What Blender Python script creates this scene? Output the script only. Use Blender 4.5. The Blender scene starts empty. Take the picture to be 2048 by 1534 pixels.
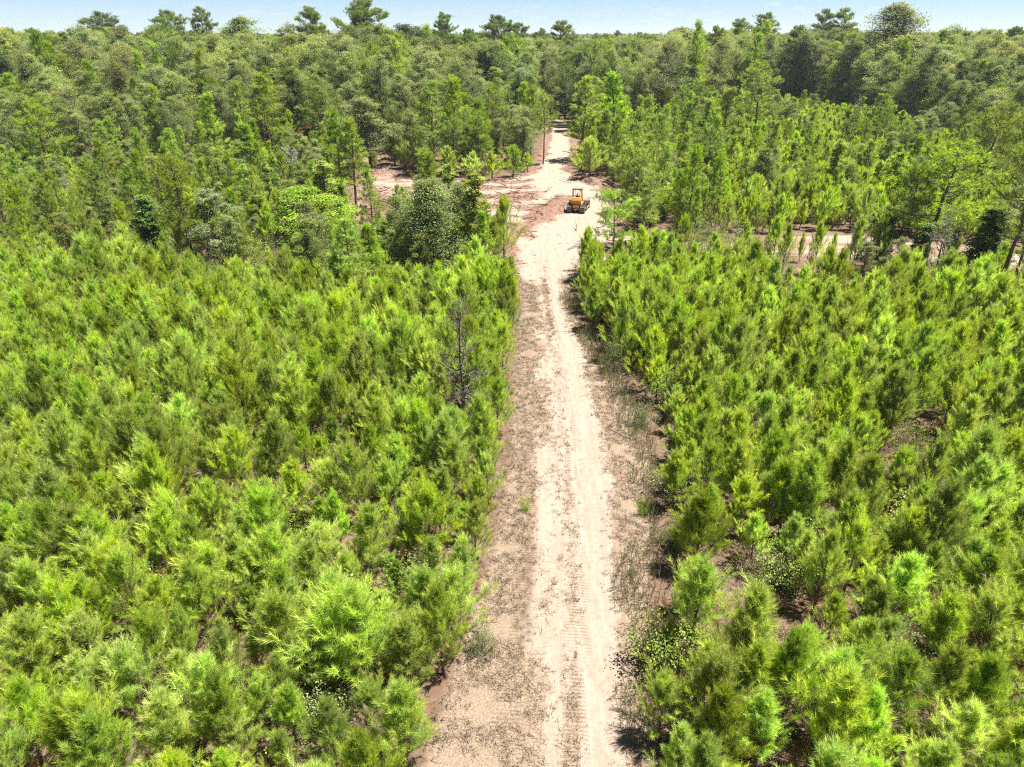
import bpy, math, random
import numpy as np

# ------------------------------------------------------------------ camera, sky, sun, exposure
scene = bpy.context.scene
F, CU, CV, H = 1400.0, 1024.0, 767.0, 22.0          # focal length and centre in photo pixels, camera height in m
PITCH = math.atan((CV - 66.0) / F)
SP, CP = math.sin(PITCH), math.cos(PITCH)
SUN_EL, SUN_AZ = 69.0, 84.0                          # azimuth clockwise from +Y (view direction)

cam = bpy.data.cameras.new("camera")
cam.sensor_width = 36.0
cam.lens = 36.0 * F / 2048.0
cam.clip_start, cam.clip_end = 0.5, 12000.0
cam_ob = bpy.data.objects.new("camera", cam)
scene.collection.objects.link(cam_ob)
cam_ob.location = (0, 0, H)
cam_ob.rotation_euler = (math.pi / 2 - PITCH, 0, 0)
scene.camera = cam_ob

world = bpy.data.worlds.new("World")
scene.world = world
world.use_nodes = True
wn, wl = world.node_tree.nodes, world.node_tree.links
bg = wn["Background"]
sky = wn.new("ShaderNodeTexSky")
sky.sky_type = 'NISHITA'
sky.sun_disc = False
sky.sun_elevation = math.radians(SUN_EL)
sky.sun_rotation = math.radians(SUN_AZ)
sky.altitude = 0
sky.air_density, sky.dust_density, sky.ozone_density = 0.55, 0.1, 3.0
bg.inputs[1].default_value = 0.041
# a few thin low clouds, as the photo shows
tc = wn.new("ShaderNodeTexCoord")
mp = wn.new("ShaderNodeMapping"); mp.inputs["Scale"].default_value = (26, 26, 150)
nz = wn.new("ShaderNodeTexNoise"); nz.inputs["Scale"].default_value = 1.0; nz.inputs["Detail"].default_value = 6
rmp = wn.new("ShaderNodeMapRange"); rmp.inputs[1].default_value = 0.56; rmp.inputs[2].default_value = 0.80; rmp.inputs[4].default_value = 0.45
mx = wn.new("ShaderNodeMix"); mx.data_type = 'RGBA'
wl.new(tc.outputs["Generated"], mp.inputs[0]); wl.new(mp.outputs[0], nz.inputs[0]); wl.new(nz.outputs[0], rmp.inputs[0])
wl.new(rmp.outputs[0], mx.inputs[0]); wl.new(sky.outputs[0], mx.inputs[6]); mx.inputs[7].default_value = (7.6, 7.9, 8.2, 1)
wl.new(mx.outputs[2], bg.inputs[0])

sun_d = bpy.data.lights.new("sun", 'SUN')
sun_d.energy, sun_d.angle, sun_d.color = 5.0, math.radians(0.53), (1.0, 0.95, 0.87)
sun = bpy.data.objects.new("sun", sun_d)
scene.collection.objects.link(sun)
sun.rotation_euler = (math.radians(90 - SUN_EL), 0, math.radians(180 - SUN_AZ))
sun.location = (80, 40, 120)

scene.view_settings.view_transform = 'Standard'
scene.view_settings.look = 'None'
scene.view_settings.exposure = 1.72
scene.view_settings.gamma = 1.0
scene.cycles.max_bounces = 8
scene.cycles.diffuse_bounces = 6
scene.cycles.transmission_bounces = 4
scene.cycles.volume_bounces = 0
scene.cycles.filter_width = 1.15
scene.cycles.use_denoising = False

# ------------------------------------------------------------------ projection helpers (photo pixel <-> ground)
def G(u, v):
    x, y = (u - CU), (v - CV)
    d = np.array([x, F * CP - y * SP, -F * SP - y * CP])
    t = H / -d[2]
    return np.array([d[0] * t, d[1] * t])
def GP(pts): return np.array([G(u, v) for u, v in pts])
def proj(x, y, z):
    x, y, z = np.asarray(x, float), np.asarray(y, float), np.asarray(z, float) - H
    dep = y * CP - z * SP
    up = y * SP + z * CP
    return CU + F * x / dep, CV - F * up / dep, dep
def top_height(u, v_base, v_top):
    """height of something standing at the ground under (u, v_base) whose top shows at v_top"""
    y = G(u, v_base)[1]
    k = (CV - v_top) / F
    return H + y * (k * CP - SP) / (CP + k * SP)

def in_poly(P, x, y):
    x, y = np.asarray(x, float), np.asarray(y, float)
    r = np.zeros(x.shape, bool)
    n = len(P)
    for i in range(n):
        x1, y1 = P[i]; x2, y2 = P[(i + 1) % n]
        if y1 == y2: continue
        c = ((y1 > y) != (y2 > y)) & (x < (x2 - x1) * (y - y1) / (y2 - y1) + x1)
        r ^= c
    return r
def d_poly(P, x, y):
    """signed distance to a polygon's edge, positive inside"""
    best = np.full(np.shape(x), 1e9)
    n = len(P)
    for i in range(n):
        a = P[i]; b = P[(i + 1) % n]; ab = b - a
        t = np.clip(((x - a[0]) * ab[0] + (y - a[1]) * ab[1]) / (ab @ ab + 1e-12), 0, 1)
        best = np.minimum(best, np.hypot(x - a[0] - t * ab[0], y - a[1] - t * ab[1]))
    return np.where(in_poly(P, x, y), best, -best)

def vnoise(x, y, seed=0):
    xi, yi = np.floor(x).astype(np.int64), np.floor(y).astype(np.int64)
    fx, fy = x - xi, y - yi
    fx, fy = fx * fx * (3 - 2 * fx), fy * fy * (3 - 2 * fy)
    def h(a, b):
        n = (a * 374761393 + b * 668265263 + seed * 974711) & 0xffffffff
        n = ((n ^ (n >> 13)) * 1274126177) & 0xffffffff
        return ((n ^ (n >> 16)) & 0xffff) / 65535.0
    return (h(xi, yi) * (1 - fx) + h(xi + 1, yi) * fx) * (1 - fy) + (h(xi, yi + 1) * (1 - fx) + h(xi + 1, yi + 1) * fx) * fy
def fbm(x, y, seed=0, o=4):
    s, a, t = 0, 1.0, 0
    for i in range(o):
        s = s + a * vnoise(x * 2 ** i + 17.3 * i, y * 2 ** i - 9.1 * i, seed + i); t += a; a *= .55
    return s / t
def sstep(a, b, x):
    t = np.clip((x - a) / (b - a), 0, 1); return t * t * (3 - 2 * t)

# ------------------------------------------------------------------ node material helpers
def new_mat(name):
    m = bpy.data.materials.new(name); m.use_nodes = True
    nt = m.node_tree; nt.nodes.clear()
    out = nt.nodes.new("ShaderNodeOutputMaterial")
    return m, nt, out
def N(nt, typ, **kw):
    n = nt.nodes.new(typ)
    for k, v in kw.items():
        if k in n.inputs: n.inputs[k].default_value = v
        else: setattr(n, k, v)
    return n
def mixc(nt, fac, a, b, mode='MIX'):
    n = nt.nodes.new("ShaderNodeMix"); n.data_type = 'RGBA'; n.blend_type = mode
    for s, v in ((0, fac), (6, a), (7, b)):
        if hasattr(v, "is_linked"): nt.links.new(v, n.inputs[s])
        elif s == 0: n.inputs[0].default_value = v
        else: n.inputs[s].default_value = (*v, 1)
    return n.outputs[2]
def rng_map(nt, val, a, b, c=0.0, d=1.0):
    n = nt.nodes.new("ShaderNodeMapRange"); nt.links.new(val, n.inputs[0])
    for i, q in ((1, a), (2, b), (3, c), (4, d)): n.inputs[i].default_value = q
    return n.outputs[0]
def mathn(nt, op, a, b=None):
    n = nt.nodes.new("ShaderNodeMath"); n.operation = op
    for i, v in ((0, a), (1, b)):
        if v is None: continue
        if hasattr(v, "is_linked"): nt.links.new(v, n.inputs[i])
        else: n.inputs[i].default_value = v
    return n.outputs[0]
def noise(nt, vec, scale, detail=5, rough=.6):
    n = N(nt, "ShaderNodeTexNoise"); n.inputs["Scale"].default_value = scale; n.inputs["Detail"].default_value = detail
    n.inputs["Roughness"].default_value = rough
    nt.links.new(vec, n.inputs["Vector"]); return n.outputs[0]

def foliage_mat(name, trans, hue=.02, val=.25, rough=.5, tcol=(1.25, 1.15, .45), spec=.3):
    m, nt, out = new_mat(name)
    at = N(nt, "ShaderNodeAttribute"); at.attribute_name = "tone"
    oi = N(nt, "ShaderNodeObjectInfo")
    hs = N(nt, "ShaderNodeHueSaturation")
    nt.links.new(rng_map(nt, oi.outputs["Random"], 0, 1, .5 - hue, .5 + hue), hs.inputs["Hue"])
    r2 = mathn(nt, 'FRACT', mathn(nt, 'MULTIPLY', oi.outputs["Random"], 7.31))
    nt.links.new(rng_map(nt, r2, 0, 1, 1 - val, 1 + val), hs.inputs["Value"])
    r3 = mathn(nt, 'FRACT', mathn(nt, 'MULTIPLY', oi.outputs["Random"], 23.7))
    nt.links.new(rng_map(nt, r3, 0, 1, .85, 1.1), hs.inputs["Saturation"])
    nt.links.new(at.outputs["Color"], hs.inputs["Color"])
    p = N(nt, "ShaderNodeBsdfPrincipled"); p.inputs["Roughness"].default_value = rough
    p.inputs["Specular IOR Level"].default_value = spec
    nt.links.new(hs.outputs[0], p.inputs["Base Color"])
    t = N(nt, "ShaderNodeBsdfTranslucent")
    nt.links.new(mixc(nt, 1.0, hs.outputs[0], tcol, 'MULTIPLY'), t.inputs["Color"])
    ms = N(nt, "ShaderNodeMixShader"); ms.inputs[0].default_value = trans
    nt.links.new(p.outputs[0], ms.inputs[1]); nt.links.new(t.outputs[0], ms.inputs[2]); nt.links.new(ms.outputs[0], out.inputs[0])
    return m
def bark_mat(name, c1, c2, scale=6.0):
    m, nt, out = new_mat(name)
    tc = N(nt, "ShaderNodeTexCoord")
    mp = N(nt, "ShaderNodeMapping"); mp.inputs["Scale"].default_value = (3, 3, .7); nt.links.new(tc.outputs["Object"], mp.inputs[0])
    f = noise(nt, mp.outputs[0], scale)
    p = N(nt, "ShaderNodeBsdfPrincipled"); p.inputs["Roughness"].default_value = .9
    p.inputs["Specular IOR Level"].default_value = .15
    nt.links.new(mixc(nt, rng_map(nt, f, .35, .65), c1, c2), p.inputs["Base Color"])
    b = N(nt, "ShaderNodeBump"); b.inputs["Strength"].default_value = .6; b.inputs["Distance"].default_value = .05
    nt.links.new(f, b.inputs["Height"]); nt.links.new(b.outputs[0], p.inputs["Normal"])
    nt.links.new(p.outputs[0], out.inputs[0]); return m
def paint_mat(name, c, dirt=(.18, .13, .09), amount=.5, rough=.5, metal=0.0):
    m, nt, out = new_mat(name)
    tc = N(nt, "ShaderNodeTexCoord")
    f = noise(nt, tc.outputs["Object"], 2.6, 8, .7)
    g = noise(nt, tc.outputs["Object"], 14, 4, .7)
    p = N(nt, "ShaderNodeBsdfPrincipled"); p.inputs["Metallic"].default_value = metal
    k = mathn(nt, 'MULTIPLY', rng_map(nt, f, .42, .72), amount)
    nt.links.new(mixc(nt, k, mixc(nt, rng_map(nt, g, .4, .7), c, tuple(x * .82 for x in c)), dirt), p.inputs["Base Color"])
    nt.links.new(rng_map(nt, f, .3, .7, rough, min(1, rough + .3)), p.inputs["Roughness"])
    nt.links.new(p.outputs[0], out.inputs[0]); return m

M_NEEDLE = foliage_mat("pine_needles", .50, .014, .26, .5, (1.1, 1.15, .4), .3)
M_LEAF = foliage_mat("broad_leaves", .42, .014, .26, .55, (1.12, 1.14, .5), .22)
M_DRY = foliage_mat("dry_foliage", .2, .02, .3, .8, (1.1, 1.0, .8), .1)
M_PBARK = bark_mat("pine_bark", (.10, .065, .045), (.20, .145, .11))
M_HBARK = bark_mat("hardwood_bark", (.055, .048, .038), (.14, .12, .10))
M_SNAG = bark_mat("weathered_wood", (.22, .20, .18), (.42, .39, .36))
M_SNAGD = bark_mat("lichened_wood", (.075, .06, .048), (.19, .165, .135))

# ------------------------------------------------------------------ geometry accumulator
class Geo:
    def __init__(s): s.V, s.C, s.F3, s.F4, s.n = [], [], [], [], 0
    def add(s, V, C, F3=None, F4=None):
        V = np.asarray(V, np.float32).reshape(-1, 3)
        C = np.broadcast_to(np.asarray(C, np.float32), (len(V), 3))
        s.V.append(V); s.C.append(C)
        if F3 is not None and len(F3): s.F3.append(np.asarray(F3, np.int64) + s.n)
        if F4 is not None and len(F4): s.F4.append(np.asarray(F4, np.int64) + s.n)
        s.n += len(V)
    def tube(s, pts, rad, sides=6, col=(.15, .1, .08), cap=True):
        pts = np.asarray(pts, float); rad = np.asarray(rad, float); m = len(pts)
        d = np.gradient(pts, axis=0); d /= np.linalg.norm(d, axis=1)[:, None] + 1e-9
        ref = np.array([1., 0, 0]) if abs(d[0][0]) < .8 else np.array([0, 1., 0])
        a = np.cross(d, ref); a /= np.linalg.norm(a, axis=1)[:, None] + 1e-9
        b = np.cross(d, a)
        th = np.linspace(0, 2 * math.pi, sides, endpoint=False)
        ring = (a[:, None, :] * np.cos(th)[None, :, None] + b[:, None, :] * np.sin(th)[None, :, None]) * rad[:, None, None] + pts[:, None, :]
        i = np.arange(m - 1)[:, None] * sides; j = np.arange(sides)[None, :]; k = (j + 1) % sides
        f = np.stack([i + j, i + k, i + sides + k, i + sides + j], -1).reshape(-1, 4)
        s.add(ring.reshape(-1, 3), col, None, f)
    def mesh(s, name, mats, smooth=False):
        return build_mesh(name, [(s, mats)], smooth)

def build_mesh(name, pairs, smooth=False):
    """pairs: (Geo, material); all joined into one mesh datablock, with a vertex colour attribute 'tone'"""
    V, C, loops, tot, mi, off = [], [], [], [], [], 0
    for k, (g, m) in enumerate(pairs):
        if not g.V: continue
        V.append(np.concatenate(g.V)); C.append(np.concatenate(g.C))
        for L, sz in ((g.F3, 3), (g.F4, 4)):
            if L:
                f = np.concatenate(L) + off
                loops.append(f.ravel()); tot.append(np.full(len(f), sz, np.int32)); mi.append(np.full(len(f), k, np.int32))
        off += g.n
    V, C, loops, tot, mi = map(np.concatenate, (V, C, loops, tot, mi))
    me = bpy.data.meshes.new(name)
    me.vertices.add(len(V)); me.vertices.foreach_set("co", V.astype(np.float32).ravel())
    me.loops.add(len(loops)); me.loops.foreach_set("vertex_index", loops.astype(np.int32))
    me.polygons.add(len(tot))
    st = np.concatenate([[0], np.cumsum(tot)[:-1]]).astype(np.int32)
    me.polygons.foreach_set("loop_start", st)
    try: me.polygons.foreach_set("loop_total", tot)
    except Exception: pass
    me.polygons.foreach_set("material_index", mi)
    me.polygons.foreach_set("use_smooth", np.full(len(tot), smooth, bool))
    at = me.attributes.new("tone", 'FLOAT_COLOR', 'POINT')
    at.data.foreach_set("color", np.concatenate([C, np.ones((len(C), 1))], 1).astype(np.float32).ravel())
    for _, m in pairs: me.materials.append(m)
    me.update(calc_edges=True)
    return me

def unit(a): return a / (np.linalg.norm(a, axis=-1, keepdims=True) + 1e-9)

def needles(g, P, D, L, n, nl, w, a0, a1, col, rng, droop=.08, jit=.18):
    P, D, L, col = np.asarray(P, float), unit(np.asarray(D, float)), np.asarray(L, float), np.asarray(col, float)
    k = len(P); i = np.repeat(np.arange(k), n); m = len(i)
    t = rng.random(m) ** .8
    base = P[i] + D[i] * (L[i] * t)[:, None]
    r = rng.normal(size=(m, 3)); r -= (r * D[i]).sum(1)[:, None] * D[i]; r = unit(r)
    a = rng.uniform(a0, a1, m) * (1.0 - .45 * t)
    nd = D[i] * np.cos(a)[:, None] + r * np.sin(a)[:, None]
    ln = nl * rng.uniform(.7, 1.15, m)
    tip = base + nd * ln[:, None]; tip[:, 2] -= droop * ln
    sd = unit(np.cross(nd, rng.normal(size=(m, 3)))) * (w / 2)
    V = np.stack([base - sd, base + sd, tip], 1).reshape(-1, 3)
    c = col[i] * (1 + rng.uniform(-jit, jit, (m, 1)))
    g.add(V, np.repeat(c, 3, 0), np.arange(3 * m).reshape(-1, 3))

def leaves(g, P, Nrm, size, col, rng, asp=.6, jit=.2):
    m = len(P)
    nrm = unit(np.asarray(Nrm) + rng.normal(size=(m, 3)) * .75)
    a = unit(np.cross(nrm, rng.normal(size=(m, 3)))); b = np.cross(nrm, a)
    s = size * rng.uniform(.6, 1.25, m)[:, None]
    V = np.stack([P - a * s * .5, P + b * s * .5 * asp - nrm * s * .08, P + a * s * .5, P - b * s * .5 * asp - nrm * s * .08], 1).reshape(-1, 3)
    c = np.asarray(col) * (1 + rng.uniform(-jit, jit, (m, 1)))
    g.add(V, np.repeat(c, 4, 0), None, np.arange(4 * m).reshape(-1, 4))

def curve_pts(p, az, el, L, bend, n=4, rng=None, wob=.04):
    """a limb: from p, azimuth az, elevation el, turning by 'bend' over its length"""
    pts = [np.array(p, float)]
    for i in range(n):
        e = el + bend * (i + .5) / n
        d = np.array([math.cos(az) * math.cos(e), math.sin(az) * math.cos(e), math.sin(e)])
        if rng is not None: d = d + rng.normal(size=3) * wob
        pts.append(pts[-1] + d * L / n)
    return np.array(pts)
def along(pts, t):
    t = t * (len(pts) - 1); i = min(int(t), len(pts) - 2); return pts[i] + (pts[i + 1] - pts[i]) * (t - i)

# ------------------------------------------------------------------ plants
BROWN = np.array([.17, .085, .04])
def young_pine(seed, h, w, tone=0.0, bare=0.0):
    loose = (seed % 3) * .12
    rng = np.random.default_rng(seed); gw, gn = Geo(), Geo()
    A, B, Y = np.array([.40, .51, .072]), np.array([.25, .36, .052]), np.array([.58, .64, .14])
    B2 = np.array([.33, .47, .14])
    n = 7; zz = np.linspace(0, h, n)
    tr = np.stack([np.cumsum(rng.normal(0, .03, n)), np.cumsum(rng.normal(0, .03, n)), zz], 1); tr -= tr[0] * [1, 1, 0]
    gw.tube(tr, np.linspace(.045 + .008 * h, .008, n), 6, (.16, .11, .085))
    at = lambda z: np.array([np.interp(z, zz, tr[:, 0]), np.interp(z, zz, tr[:, 1]), z])
    P, D, L, C = [], [], [], []
    z = .12 * h * rng.uniform(.6, 1.2) + bare * h
    side = rng.uniform(0, 6.28)
    while z < h * .965:
        f = z / h
        prof = w * (min(1, .55 + f / .22 * .45) if f < .22 else .10 + .90 * (1 - (f - .22) / .78) ** .85)
        a0 = rng.uniform(0, 6.28)
        nb = int(rng.integers(5, 8))
        for b in range(nb):
            az = a0 + 6.283 * b / nb + rng.normal(0, .25)
            Lb = prof * rng.uniform(.62, 1.18) * (1 + .18 * math.cos(az - side))
            el = math.radians(18 + 46 * f + rng.normal(0, 9)); bend = math.radians(rng.uniform(28, 52)) * (1 - .4 * f)
            p = curve_pts(at(z), az, el, Lb, bend, 4, rng, .05)
            gw.tube(p, np.linspace(.014, .005, 5), 3, (.17, .115, .085))
            dead = f < .2 and rng.random() < .4 - f
            ca = BROWN if dead else (A * (1 - rng.random() * .55) + B * rng.random() * .5)
            if not dead and rng.random() < .25: ca = ca * .5 + B2 * .5
            for t in np.linspace(.34, .92, 4):
                q = along(p, t); d = unit(along(p, min(1, t + .1)) - along(p, t - .1))
                sdv = unit(np.cross(d, [0, 0, 1])) * (1 if rng.random() < .5 else -1)
                P.append(q); D.append(d * .5 + sdv * rng.uniform(.2, .7) + np.array([0, 0, rng.uniform(.45, 1.1)])); L.append(rng.uniform(.24, .52) * (1.15 - .3 * f))
                C.append(ca * rng.uniform(.75, 1.15))
            d = unit(p[-1] - p[-2])
            for k in range(2 if f < .8 else 1):
                P.append(p[-1] - d * .05); D.append(d + rng.normal(size=3) * .25 + np.array([0, 0, .4])); L.append(rng.uniform(.36, .7))
                C.append(ca if dead else (ca * .55 + Y * .45) * rng.uniform(.85, 1.15))
        z += rng.uniform(.2, .36) * (1 + loose) * (h / 4) ** .5
    for k in range(8):
        zt = h * (.78 + .2 * rng.random()) if k else h - .15
        P.append(at(zt)); D.append(np.array([0, 0, 1.]) + rng.normal(size=3) * (.22 if k else .03)); L.append(rng.uniform(.4, .75)); C.append(A * .5 + B2 * .5)
    C = np.array(C) * (1 + tone)
    needles(gn, P, D, L, 54, .265, .0105, .25, 1.12, C, rng, .05)
    return gw, gn

def pine(seed, h, w, start, nbr, nl, nw, dens=1.0, flat=.0, tone=1.0, profile='cone', lean=0.0):
    rng = np.random.default_rng(seed); gw, gn = Geo(), Geo()
    A, B, Y = np.array([.26, .355, .045]) * tone, np.array([.155, .24, .036]) * tone, np.array([.38, .455, .07]) * tone
    n = 9; zz = np.linspace(0, h, n)
    tr = np.stack([np.cumsum(rng.normal(0, .012 * h, n)) * .6 + lean * zz, np.cumsum(rng.normal(0, .012 * h, n)) * .6, zz], 1); tr[:, :2] -= tr[0, :2]
    r0 = .0115 * h + .02
    gw.tube(tr, r0 * (1 - .85 * np.linspace(0, 1, n) ** 1.2), 8, (.16, .11, .085))
    at = lambda z: np.array([np.interp(z, zz, tr[:, 0]), np.interp(z, zz, tr[:, 1]), z])
    P, D, L, C = [], [], [], []
    for i in range(nbr):
        f = start + (1 - start) * ((i + rng.random()) / nbr) ** .85 * .985
        g = (f - start) / (1 - start)
        if profile == 'cone': pr = (.55 + .45 * min(1, g / .25)) * (1 - g) ** .75 + .08
        else: pr = (.45 + .55 * math.sin(math.pi * min(1, g * 1.05) ** .75)) * (1.0 if g < .8 else 1 - (g - .8) / .2 * .6)
        Lb = w * pr * rng.uniform(.5, 1.15)
        az = i * 2.4 + rng.normal(0, .5); el = math.radians(-8 + 42 * g + rng.normal(0, 10)); bend = math.radians(rng.uniform(5, 35))
        p = curve_pts(at(f * h), az, el, Lb, bend, 4, rng, .10)
        gw.tube(p, np.linspace(.22 * r0 * (1.1 - .6 * g) + .012, .01, 5), 4, (.17, .12, .09))
        nc = max(3, int(Lb * 2.6 * dens))
        tone_b = rng.uniform(.75, 1.15)
        for c in range(nc):
            t = 1 - rng.random() ** 1.3 * .72
            d0 = unit(along(p, min(1, t + .05)) - along(p, max(0, t - .15)))
            sdv = unit(np.cross(d0, [0, 0, 1]))
            ctr = along(p, t) + sdv * rng.normal(0, .17 * Lb + .08) + np.array([0, 0, rng.uniform(-.05, .14) * Lb * (1 - flat)])
            if rng.random() < .5: gw.tube([along(p, max(0, t - .2)), ctr], [.015, .008], 3, (.16, .11, .09))
            for k in range(4):
                P.append(ctr + rng.normal(size=3) * nl * .35); D.append(d0 * .45 + sdv * rng.normal(0, .6) + np.array([0, 0, rng.uniform(.2, 1.0)])); L.append(nl * rng.uniform(.8, 1.5))
                m = rng.random(); C.append((A * m + B * (1 - m) if rng.random() > .3 else A * .5 + Y * .5) * tone_b)
    P.append(at(h - nl)); D.append([0, 0, 1]); L.append(nl * 2); C.append(A)
    needles(gn, P, D, L, 15, nl, nw, .5, 1.35, C, rng)
    return gw, gn

def hardwood(seed, h, w, base, nlobe, ncl, nleaf, size, col, col2, narrow=1.0, bark=(.18, .15, .12), lean=0.0, open_=.0, taper=.12, lobe=1.0):
    """broad-leaved tree: trunk, limbs to lobes, leaf clusters on the lobes' shells. base: where the crown starts (share of h)"""
    rng = np.random.default_rng(seed); gw, gl = Geo(), Geo()
    col, col2 = np.array(col), np.array(col2)
    n = 7; zz = np.linspace(0, h * .86, n)
    tr = np.stack([np.cumsum(rng.normal(0, .018 * h, n)) * .6 + lean * zz, np.cumsum(rng.normal(0, .018 * h, n)) * .6, zz], 1); tr[:, :2] -= tr[0, :2]
    r0 = .015 * h + .03
    gw.tube(tr, r0 * (1 - .85 * np.linspace(0, 1, n)), 7, bark)
    at = lambda z: np.array([np.interp(z, zz, tr[:, 0]), np.interp(z, zz, tr[:, 1]), min(z, h * .86)])
    ph = rng.uniform(0, 6.28, 3)
    for i in range(nlobe):
        g = (i + rng.random()) / nlobe
        z = h * (base + (1 - base) * g * .93)
        env = w * .5 * (math.sin(math.pi * min(1, .16 + .80 * g)) ** .7) * narrow
        az = i * 2.4 + rng.normal(0, .5); env *= (1 - taper * g) * (1 + .36 * math.sin(az + ph[0]) + .26 * math.sin(2 * az + ph[1] + 4 * g)); rr = env * math.sqrt(rng.random()) * .95
        c = at(z) * [1, 1, 0] + np.array([math.cos(az) * rr, math.sin(az) * rr, z])
        R = lobe * (w * .13 + h * .018) * rng.uniform(.55, 1.35) * (1.0 - .35 * max(0, g - .7) / .3)
        zb = max(h * base * .7, z - rr * rng.uniform(.7, 1.3) - .08 * h); p0 = at(min(zb, h * .82))
        mid = (p0 + c) / 2 + rng.normal(size=3) * .05 * h * [1, 1, .3]
        gw.tube([p0, mid, c], [r0 * .32, r0 * .2, r0 * .07], 4, bark)
        lob = col * (1 - rng.random() * .9) + col2 * rng.random() * .9 if True else col
        m = rng.random(); lob = (col * m + col2 * (1 - m)) * rng.uniform(.8, 1.15)
        k = max(4, int(ncl * rng.uniform(.7, 1.2) * (1 - open_ * rng.random())))
        dv = unit(rng.normal(size=(k, 3)) + [0, 0, .45])
        cc = c + dv * R * rng.uniform(.55, 1.1, (k, 1)) * [1, 1, .78]
        for q in cc[:6]: gw.tube([c, q], [r0 * .06, r0 * .025], 3, bark)
        i_ = np.repeat(np.arange(k), nleaf)
        pp = cc[i_] + rng.normal(size=(k * nleaf, 3)) * [R * .26, R * .26, R * .15]
        cl = lob * rng.uniform(.78, 1.2, (k, 1))
        leaves(gl, pp, dv[i_] * .5 + [0, 0, .8], size, cl[i_], rng)
    return gw, gl

def shrub(seed, h, w, n, size, col, col2, twiggy=.3, tw=(.2, .15, .12)):
    rng = np.random.default_rng(seed); gw, gl = Geo(), Geo()
    col, col2 = np.array(col), np.array(col2)
    ns = 14
    for s in range(ns):
        az = rng.uniform(0, 6.28); sp = rng.random() ** .6
        p = curve_pts([rng.normal(0, .08), rng.normal(0, .08), -.05], az, math.radians(82 - 52 * sp), h * rng.uniform(.65, 1.05) * (1 - .15 * sp), math.radians(rng.uniform(-10, 15)), 4, rng, .12)
        p[:, :2] *= w / h if w > h else 1
        gw.tube(p, np.linspace(.018, .006, 5), 3, tw)
        m = rng.random(); cs = (col * m + col2 * (1 - m)) * rng.uniform(.8, 1.15)
        k = max(4, n // ns // 12)
        for c in range(k):
            t = 1 - rng.random() ** 1.2 * .75
            q = along(p, t) + rng.normal(size=3) * [.13 * w, .13 * w, .07 * h]
            q[2] = max(q[2], .1)
            if rng.random() < twiggy: gw.tube([along(p, max(0, t - .2)), q], [.008, .004], 3, tw)
            leaves(gl, q + rng.normal(size=(12, 3)) * size * 1.3, np.tile([0, 0, .8], (12, 1)), size, np.tile(cs * rng.uniform(.8, 1.2), (12, 1)), rng)
    return gw, gl

def snag(seed, h, w, nb, start=.25, col=(.35, .33, .3), thick=1.0, droop=0.0):
    """bare dead tree: trunk and two orders of twigs"""
    rng = np.random.default_rng(seed); gw, gb = Geo(), Geo()
    n = 6; zz = np.linspace(0, h, n)
    tr = np.stack([np.cumsum(rng.normal(0, .02 * h, n)) * .5, np.cumsum(rng.normal(0, .02 * h, n)) * .5, zz], 1); tr[:, :2] -= tr[0, :2]
    r0 = (.013 * h + .02) * thick
    gw.tube(tr, r0 * (1 - .88 * np.linspace(0, 1, n)), 7, col)
    at = lambda z: np.array([np.interp(z, zz, tr[:, 0]), np.interp(z, zz, tr[:, 1]), z])
    for i in range(nb):
        f = start + (1 - start) * (i + rng.random()) / nb * .97
        az = i * 2.4 + rng.normal(0, .5)
        L = w * .5 * (1.1 - .75 * f) * rng.uniform(.6, 1.25)
        p = curve_pts(at(f * h), az, math.radians(25 + rng.normal(0, 18)), L, math.radians(rng.uniform(-5, 40) - 60 * droop), 4, rng, .18)
        gb.tube(p, np.linspace(r0 * .38 * (1.1 - .6 * f), .008, 5), 4, col)
        for k in range(int(4 + L * 2.2)):
            t = rng.uniform(.25, 1); q = along(p, t)
            p2 = curve_pts(q, az + rng.normal(0, .9), math.radians(25 - 70 * droop + rng.normal(0, 28)), L * rng.uniform(.15, .5), math.radians(rng.uniform(-20, 30) - 40 * droop), 3, rng, .2)
            gb.tube(p2, np.linspace(.018, .006, 4), 3, col)
            for j in range(2):
                q2 = along(p2, rng.uniform(.3, 1)); gb.tube([q2, q2 + unit(rng.normal(size=3) + [0, 0, .3]) * L * rng.uniform(.06, .2)], [.010, .005], 3, col)
    return gw, gb

# ------------------------------------------------------------------ scene-graph helpers
COL = scene.collection
def tag(o, label=None, cat=None, group=None, kind=None):
    if label: o["label"] = label
    if cat: o["category"] = cat
    if group: o["group"] = group
    if kind: o["kind"] = kind
    return o
def link(name, data, parent=None):
    o = bpy.data.objects.new(name, data); COL.objects.link(o)
    if parent is not None: o.parent = parent
    return o

class Proto:
    """one variant of a plant: its part meshes, and the same joined for the far masses"""
    def __init__(s, geos, mats, names, height, width, words):
        s.parts = [(nm, build_mesh(nm, [(g, m)], nm in ("trunk", "bare_crown"))) for g, m, nm in zip(geos, mats, names)]
        s.geos, s.mats, s.h, s.w, s.words = geos, mats, height, width, words
        s._obj = None
    def joined(s):
        if s._obj is None:
            s._obj = bpy.data.objects.new("mass_member", build_mesh("mass_member", list(zip(s.geos, s.mats))))
        return s._obj
PLACED = []     # every individual plant, labelled at the end
def place(kind, proto, x, y, h, rz=0.0, tilt=(0, 0), wscale=1.0, cat="tree", words=None, where="", z=0.0, label=None):
    e = bpy.data.objects.new(kind, None); COL.objects.link(e)
    e.empty_display_size = .3
    e.location = (x, y, z); s = h / proto.h
    e.scale = (s * wscale, s * wscale, s); e.rotation_euler = (tilt[0], tilt[1], rz)
    for nm, me in proto.parts: link(nm, me, e)
    PLACED.append(dict(o=e, kind=kind, x=x, y=y, h=h, cat=cat, words=words or proto.words, where=where, label=label, w=proto.w * s * wscale))
    return e

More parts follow.
